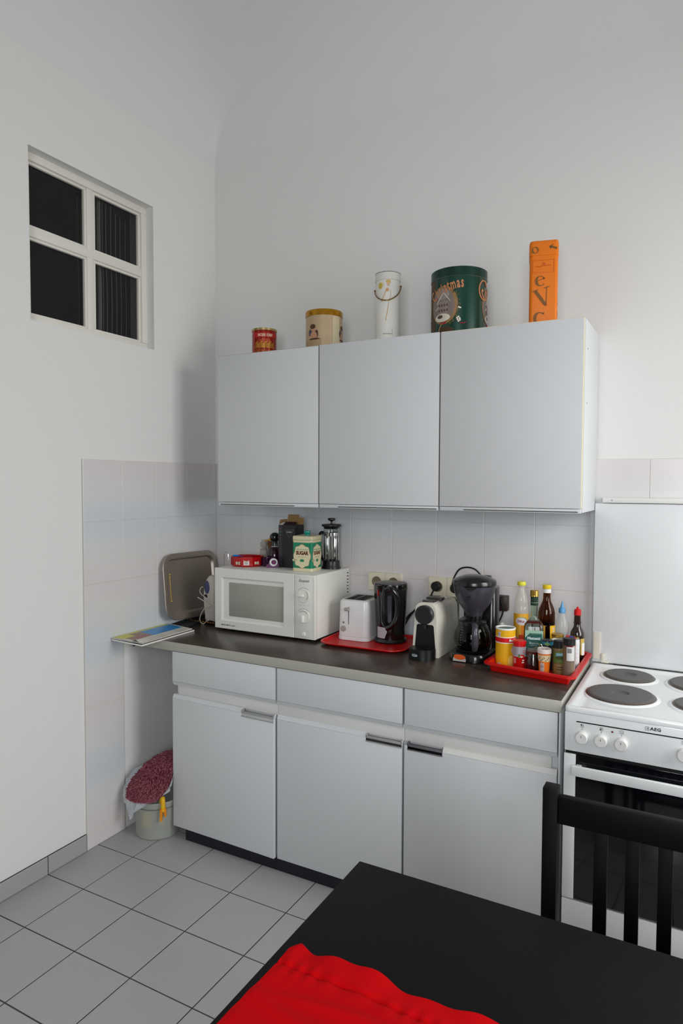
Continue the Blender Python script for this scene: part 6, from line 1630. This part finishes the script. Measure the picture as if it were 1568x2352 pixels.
# ================================================================== bucket, bag, mop pad in the gap
bx_, by_ = 0.1350, -0.560
t = thing('plastic_bucket', 'translucent plastic bucket on the floor beside the base cabinets', 'bucket', (bx_, by_, 0.0006))
bkm = M('translucent_plastic', (200, 204, 196), 0.35, alpha=0.36, spec=0.5)
bo = [(0, 0), (0.088, 0), (0.091, 0.003), (0.099, 0.150), (0.1015, 0.150), (0.1020, 0.155), (0.1005, 0.158)]
build('shell', recalc(G().lathe(bo + [(0.0980, 0.156), (0.0895, 0.004), (0, 0.0025)], 48)), bkm, t)
build("rim_line", G().lathe([(0.0980, 0.128), (0.1000, 0.129), (0.1002, 0.132), (0.0985, 0.133), (0.0980, 0.128)], 48), M("rim_grey", (110, 114, 104), 0.4), t)
def rad(r, z, q=0.0, th=-36): return (r * math.cos(math.radians(th)) - q * math.sin(math.radians(th)) * 1.0, r * math.sin(math.radians(th)) + q * math.cos(math.radians(th)), z)
o = build('yellow_glove', G().tube([rad(0.070, 0.060), rad(0.076, 0.110), rad(0.082, 0.150), rad(0.096, 0.178), rad(0.109, 0.172), rad(0.1115, 0.150), rad(0.112, 0.128)], [0.010, 0.011, 0.011, 0.010, 0.009, 0.009, 0.008], 12, 6, flat=0.7), M('rubber_yellow', (228, 176, 20), 0.5), loc=(bx_, by_, 0))
tag(o, 'yellow rubber glove hanging over the bucket rim beside the cabinet', 'glove')
for q in (-0.008, 0.008): build('finger', G().tube([rad(0.1115, 0.140, q * 0.8), rad(0.1115, 0.122, q), rad(0.111, 0.098 + q, q * 1.1)], [0.0062, 0.0055, 0.0045], 8, 5), M('rubber_orange', (230, 140, 20), 0.5), o)
g = G().sphere((-0.030, -0.030, 0.045), 0.026, 0.020, 0.038, 20, 14)
g.v = [(x + 0.004 * math.sin(z * 160), y + 0.004 * math.sin(x * 180), z) for x, y, z in g.v]
o = build('yellow_sponge', g, M('sponge_yellow', (214, 186, 60), 0.8), loc=(bx_, by_, 0))
tag(o, 'crumpled yellow cloth showing through the bucket wall', 'cloth')
# thin bag hanging over the rim, mop pad on it
def drape(fn, nx, ny):
    v = [fn(i / nx, j / ny) for j in range(ny + 1) for i in range(nx + 1)]
    f = [(j * (nx + 1) + i, j * (nx + 1) + i + 1, (j + 1) * (nx + 1) + i + 1, (j + 1) * (nx + 1) + i) for j in range(ny) for i in range(nx)]
    return G().add(v, f)
def catm(P, t):
    n = len(P) - 1
    i = min(int(t * n), n - 1); k = t * n - i
    p0, p1, p2, p3 = (Vector(P[max(i - 1, 0)]), Vector(P[i]), Vector(P[i + 1]), Vector(P[min(i + 2, n)]))
    return 0.5 * ((2 * p1) + (p2 - p0) * k + (2 * p0 - 5 * p1 + 4 * p2 - p3) * k * k + (3 * p1 - p0 - 3 * p2 + p3) * k ** 3)
def surf(rows, u, w):
    return catm([catm(r, u) for r in rows], w)
padrows = [[(0.062, -0.660, 0.172), (0.115, -0.672, 0.170), (0.170, -0.668, 0.176), (0.215, -0.652, 0.184)],
           [(0.058, -0.650, 0.205), (0.115, -0.664, 0.214), (0.178, -0.655, 0.224), (0.234, -0.608, 0.226)],
           [(0.066, -0.622, 0.242), (0.120, -0.630, 0.262), (0.182, -0.615, 0.278), (0.239, -0.584, 0.276)],
           [(0.092, -0.565, 0.290), (0.135, -0.568, 0.310), (0.188, -0.560, 0.328), (0.240, -0.556, 0.330)],
           [(0.112, -0.505, 0.300), (0.148, -0.502, 0.322), (0.195, -0.498, 0.340), (0.240, -0.495, 0.346)],
           [(0.112, -0.440, 0.270), (0.152, -0.440, 0.290), (0.195, -0.440, 0.300), (0.240, -0.440, 0.300)]]
pad = thing('mop_pad', 'shaggy dark red chenille mop pad lying on the bagged bucket', 'mop pad', (0.14, -0.56, 0.16))
off = Vector((0.14, -0.56, 0.16))
padm = M('chenille_backing', (84, 20, 36), 0.95)
g = drape(lambda u, w: tuple(surf(padrows, u, w) - off), 24, 30)
n_ = len(g.v)
g.v += [(x + 0.0, y + 0.004, z - 0.006) for x, y, z in g.v]
g.f += [tuple(i + n_ for i in q)[::-1] for q in g.f]
for i in range(24): g.f.append((i, n_ + i, n_ + i + 1, i + 1)); a = 30 * 25 + i; g.f.append((a, a + 1, n_ + a + 1, n_ + a))
for j in range(30): a = j * 25; g.f.append((a, a + 25, n_ + a + 25, n_ + a)); a += 24; g.f.append((a, n_ + a, n_ + a + 25, a + 25))
build('backing', recalc(g), padm, pad)
random.seed(11)
for nm, cnt, mt_ in (('chenille_pile', 2600, M('chenille_plum', (120, 34, 56), 0.9, sheen=0.3)), ('pale_pile', 1100, M('chenille_rose', (164, 88, 100), 0.9, sheen=0.3))):
    g = G()
    for q in range(cnt):
        u, w = random.uniform(0.01, 0.99), random.random() ** 1.1 * 0.99
        if nm == 'pale_pile': w = random.random() ** 1.8 * 0.7
        p = surf(padrows, u, w)
        du = surf(padrows, min(u + 0.02, 1), w) - surf(padrows, max(u - 0.02, 0), w)
        dw = surf(padrows, u, min(w + 0.02, 1)) - surf(padrows, u, max(w - 0.02, 0))
        nn = du.cross(dw).normalized()
        if nn.y > 0.1 or nn.z < -0.3: nn = -nn
        d = (nn * 0.6 + Vector((random.uniform(-0.5, 0.5), -0.15, -0.75 + random.uniform(-0.3, 0.3)))).normalized()
        L = random.uniform(0.007, 0.012)
        e1 = d.orthogonal().normalized() * 0.0016; e2 = d.cross(e1).normalized() * 0.0016
        k0 = len(g.v)
        for s_, rr_ in ((0, 0.8), (0.6, 1.0), (1.0, 0.55)):
            c_ = p + d * L * s_ + nn * 0.002 * s_ - off
            g.v += [tuple(c_ + e1 * rr_), tuple(c_ + e2 * rr_), tuple(c_ - e1 * rr_), tuple(c_ - e2 * rr_)]
        for s_ in range(2):
            for i in range(4): g.f.append((k0 + 4 * s_ + i, k0 + 4 * s_ + (i + 1) % 4, k0 + 4 * s_ + 4 + (i + 1) % 4, k0 + 4 * s_ + 4 + i))
        g.f.append((k0 + 8, k0 + 9, k0 + 10, k0 + 11))
    build(nm, g, mt_, pad, kind='stuff', smooth=80)
bagrows = [[(0.034, -0.655, 0.138), (0.060, -0.665, 0.132), (0.082, -0.670, 0.085), (0.098, -0.676, 0.088), (0.125, -0.682, 0.125), (0.185, -0.664, 0.166), (0.238, -0.600, 0.206)],
           [(0.024, -0.646, 0.160), (0.060, -0.664, 0.160), (0.084, -0.672, 0.140), (0.105, -0.676, 0.140), (0.140, -0.676, 0.156), (0.190, -0.652, 0.186), (0.238, -0.592, 0.218)],
           [(0.016, -0.630, 0.196), (0.040, -0.640, 0.205), (0.080, -0.652, 0.205), (0.110, -0.655, 0.208), (0.150, -0.652, 0.215), (0.195, -0.622, 0.222), (0.238, -0.580, 0.240)],
           [(0.014, -0.608, 0.222), (0.030, -0.605, 0.240), (0.062, -0.606, 0.252), (0.110, -0.608, 0.256), (0.150, -0.608, 0.262), (0.190, -0.598, 0.270), (0.237, -0.565, 0.280)],
           [(0.016, -0.575, 0.226), (0.040, -0.560, 0.256), (0.080, -0.548, 0.280), (0.120, -0.545, 0.290), (0.160, -0.545, 0.300), (0.190, -0.540, 0.310), (0.237, -0.530, 0.315)],
           [(0.030, -0.520, 0.200), (0.060, -0.500, 0.235), (0.090, -0.490, 0.255), (0.120, -0.480, 0.270), (0.160, -0.480, 0.280), (0.190, -0.480, 0.290), (0.237, -0.470, 0.300)]]
random.seed(3)
def bagpt(u, w):
    p = surf(bagrows, u, w)
    k = 0.0028 * math.sin(u * 31 + w * 5) + 0.002 * math.sin(u * 17 - w * 19) + 0.0012 * math.sin(u * 70 + w * 40)
    lo_ = max(0, 1 - w * 3) * max(0, 1 - abs(u - 0.33) / 0.25)
    return (max(0.011, p.x), p.y - k - 0.004 * lo_ * math.sin(u * 90), p.z + k * 0.4)
bagm = M('thin_white_bag', (214, 218, 224), 0.3, alpha=0.62, spec=0.6)
o = build('plastic_bag', drape(bagpt, 70, 40), bagm, smooth=180)
tag(o, 'thin whitish plastic bag crumpled over the bucket under the mop pad', 'bag')
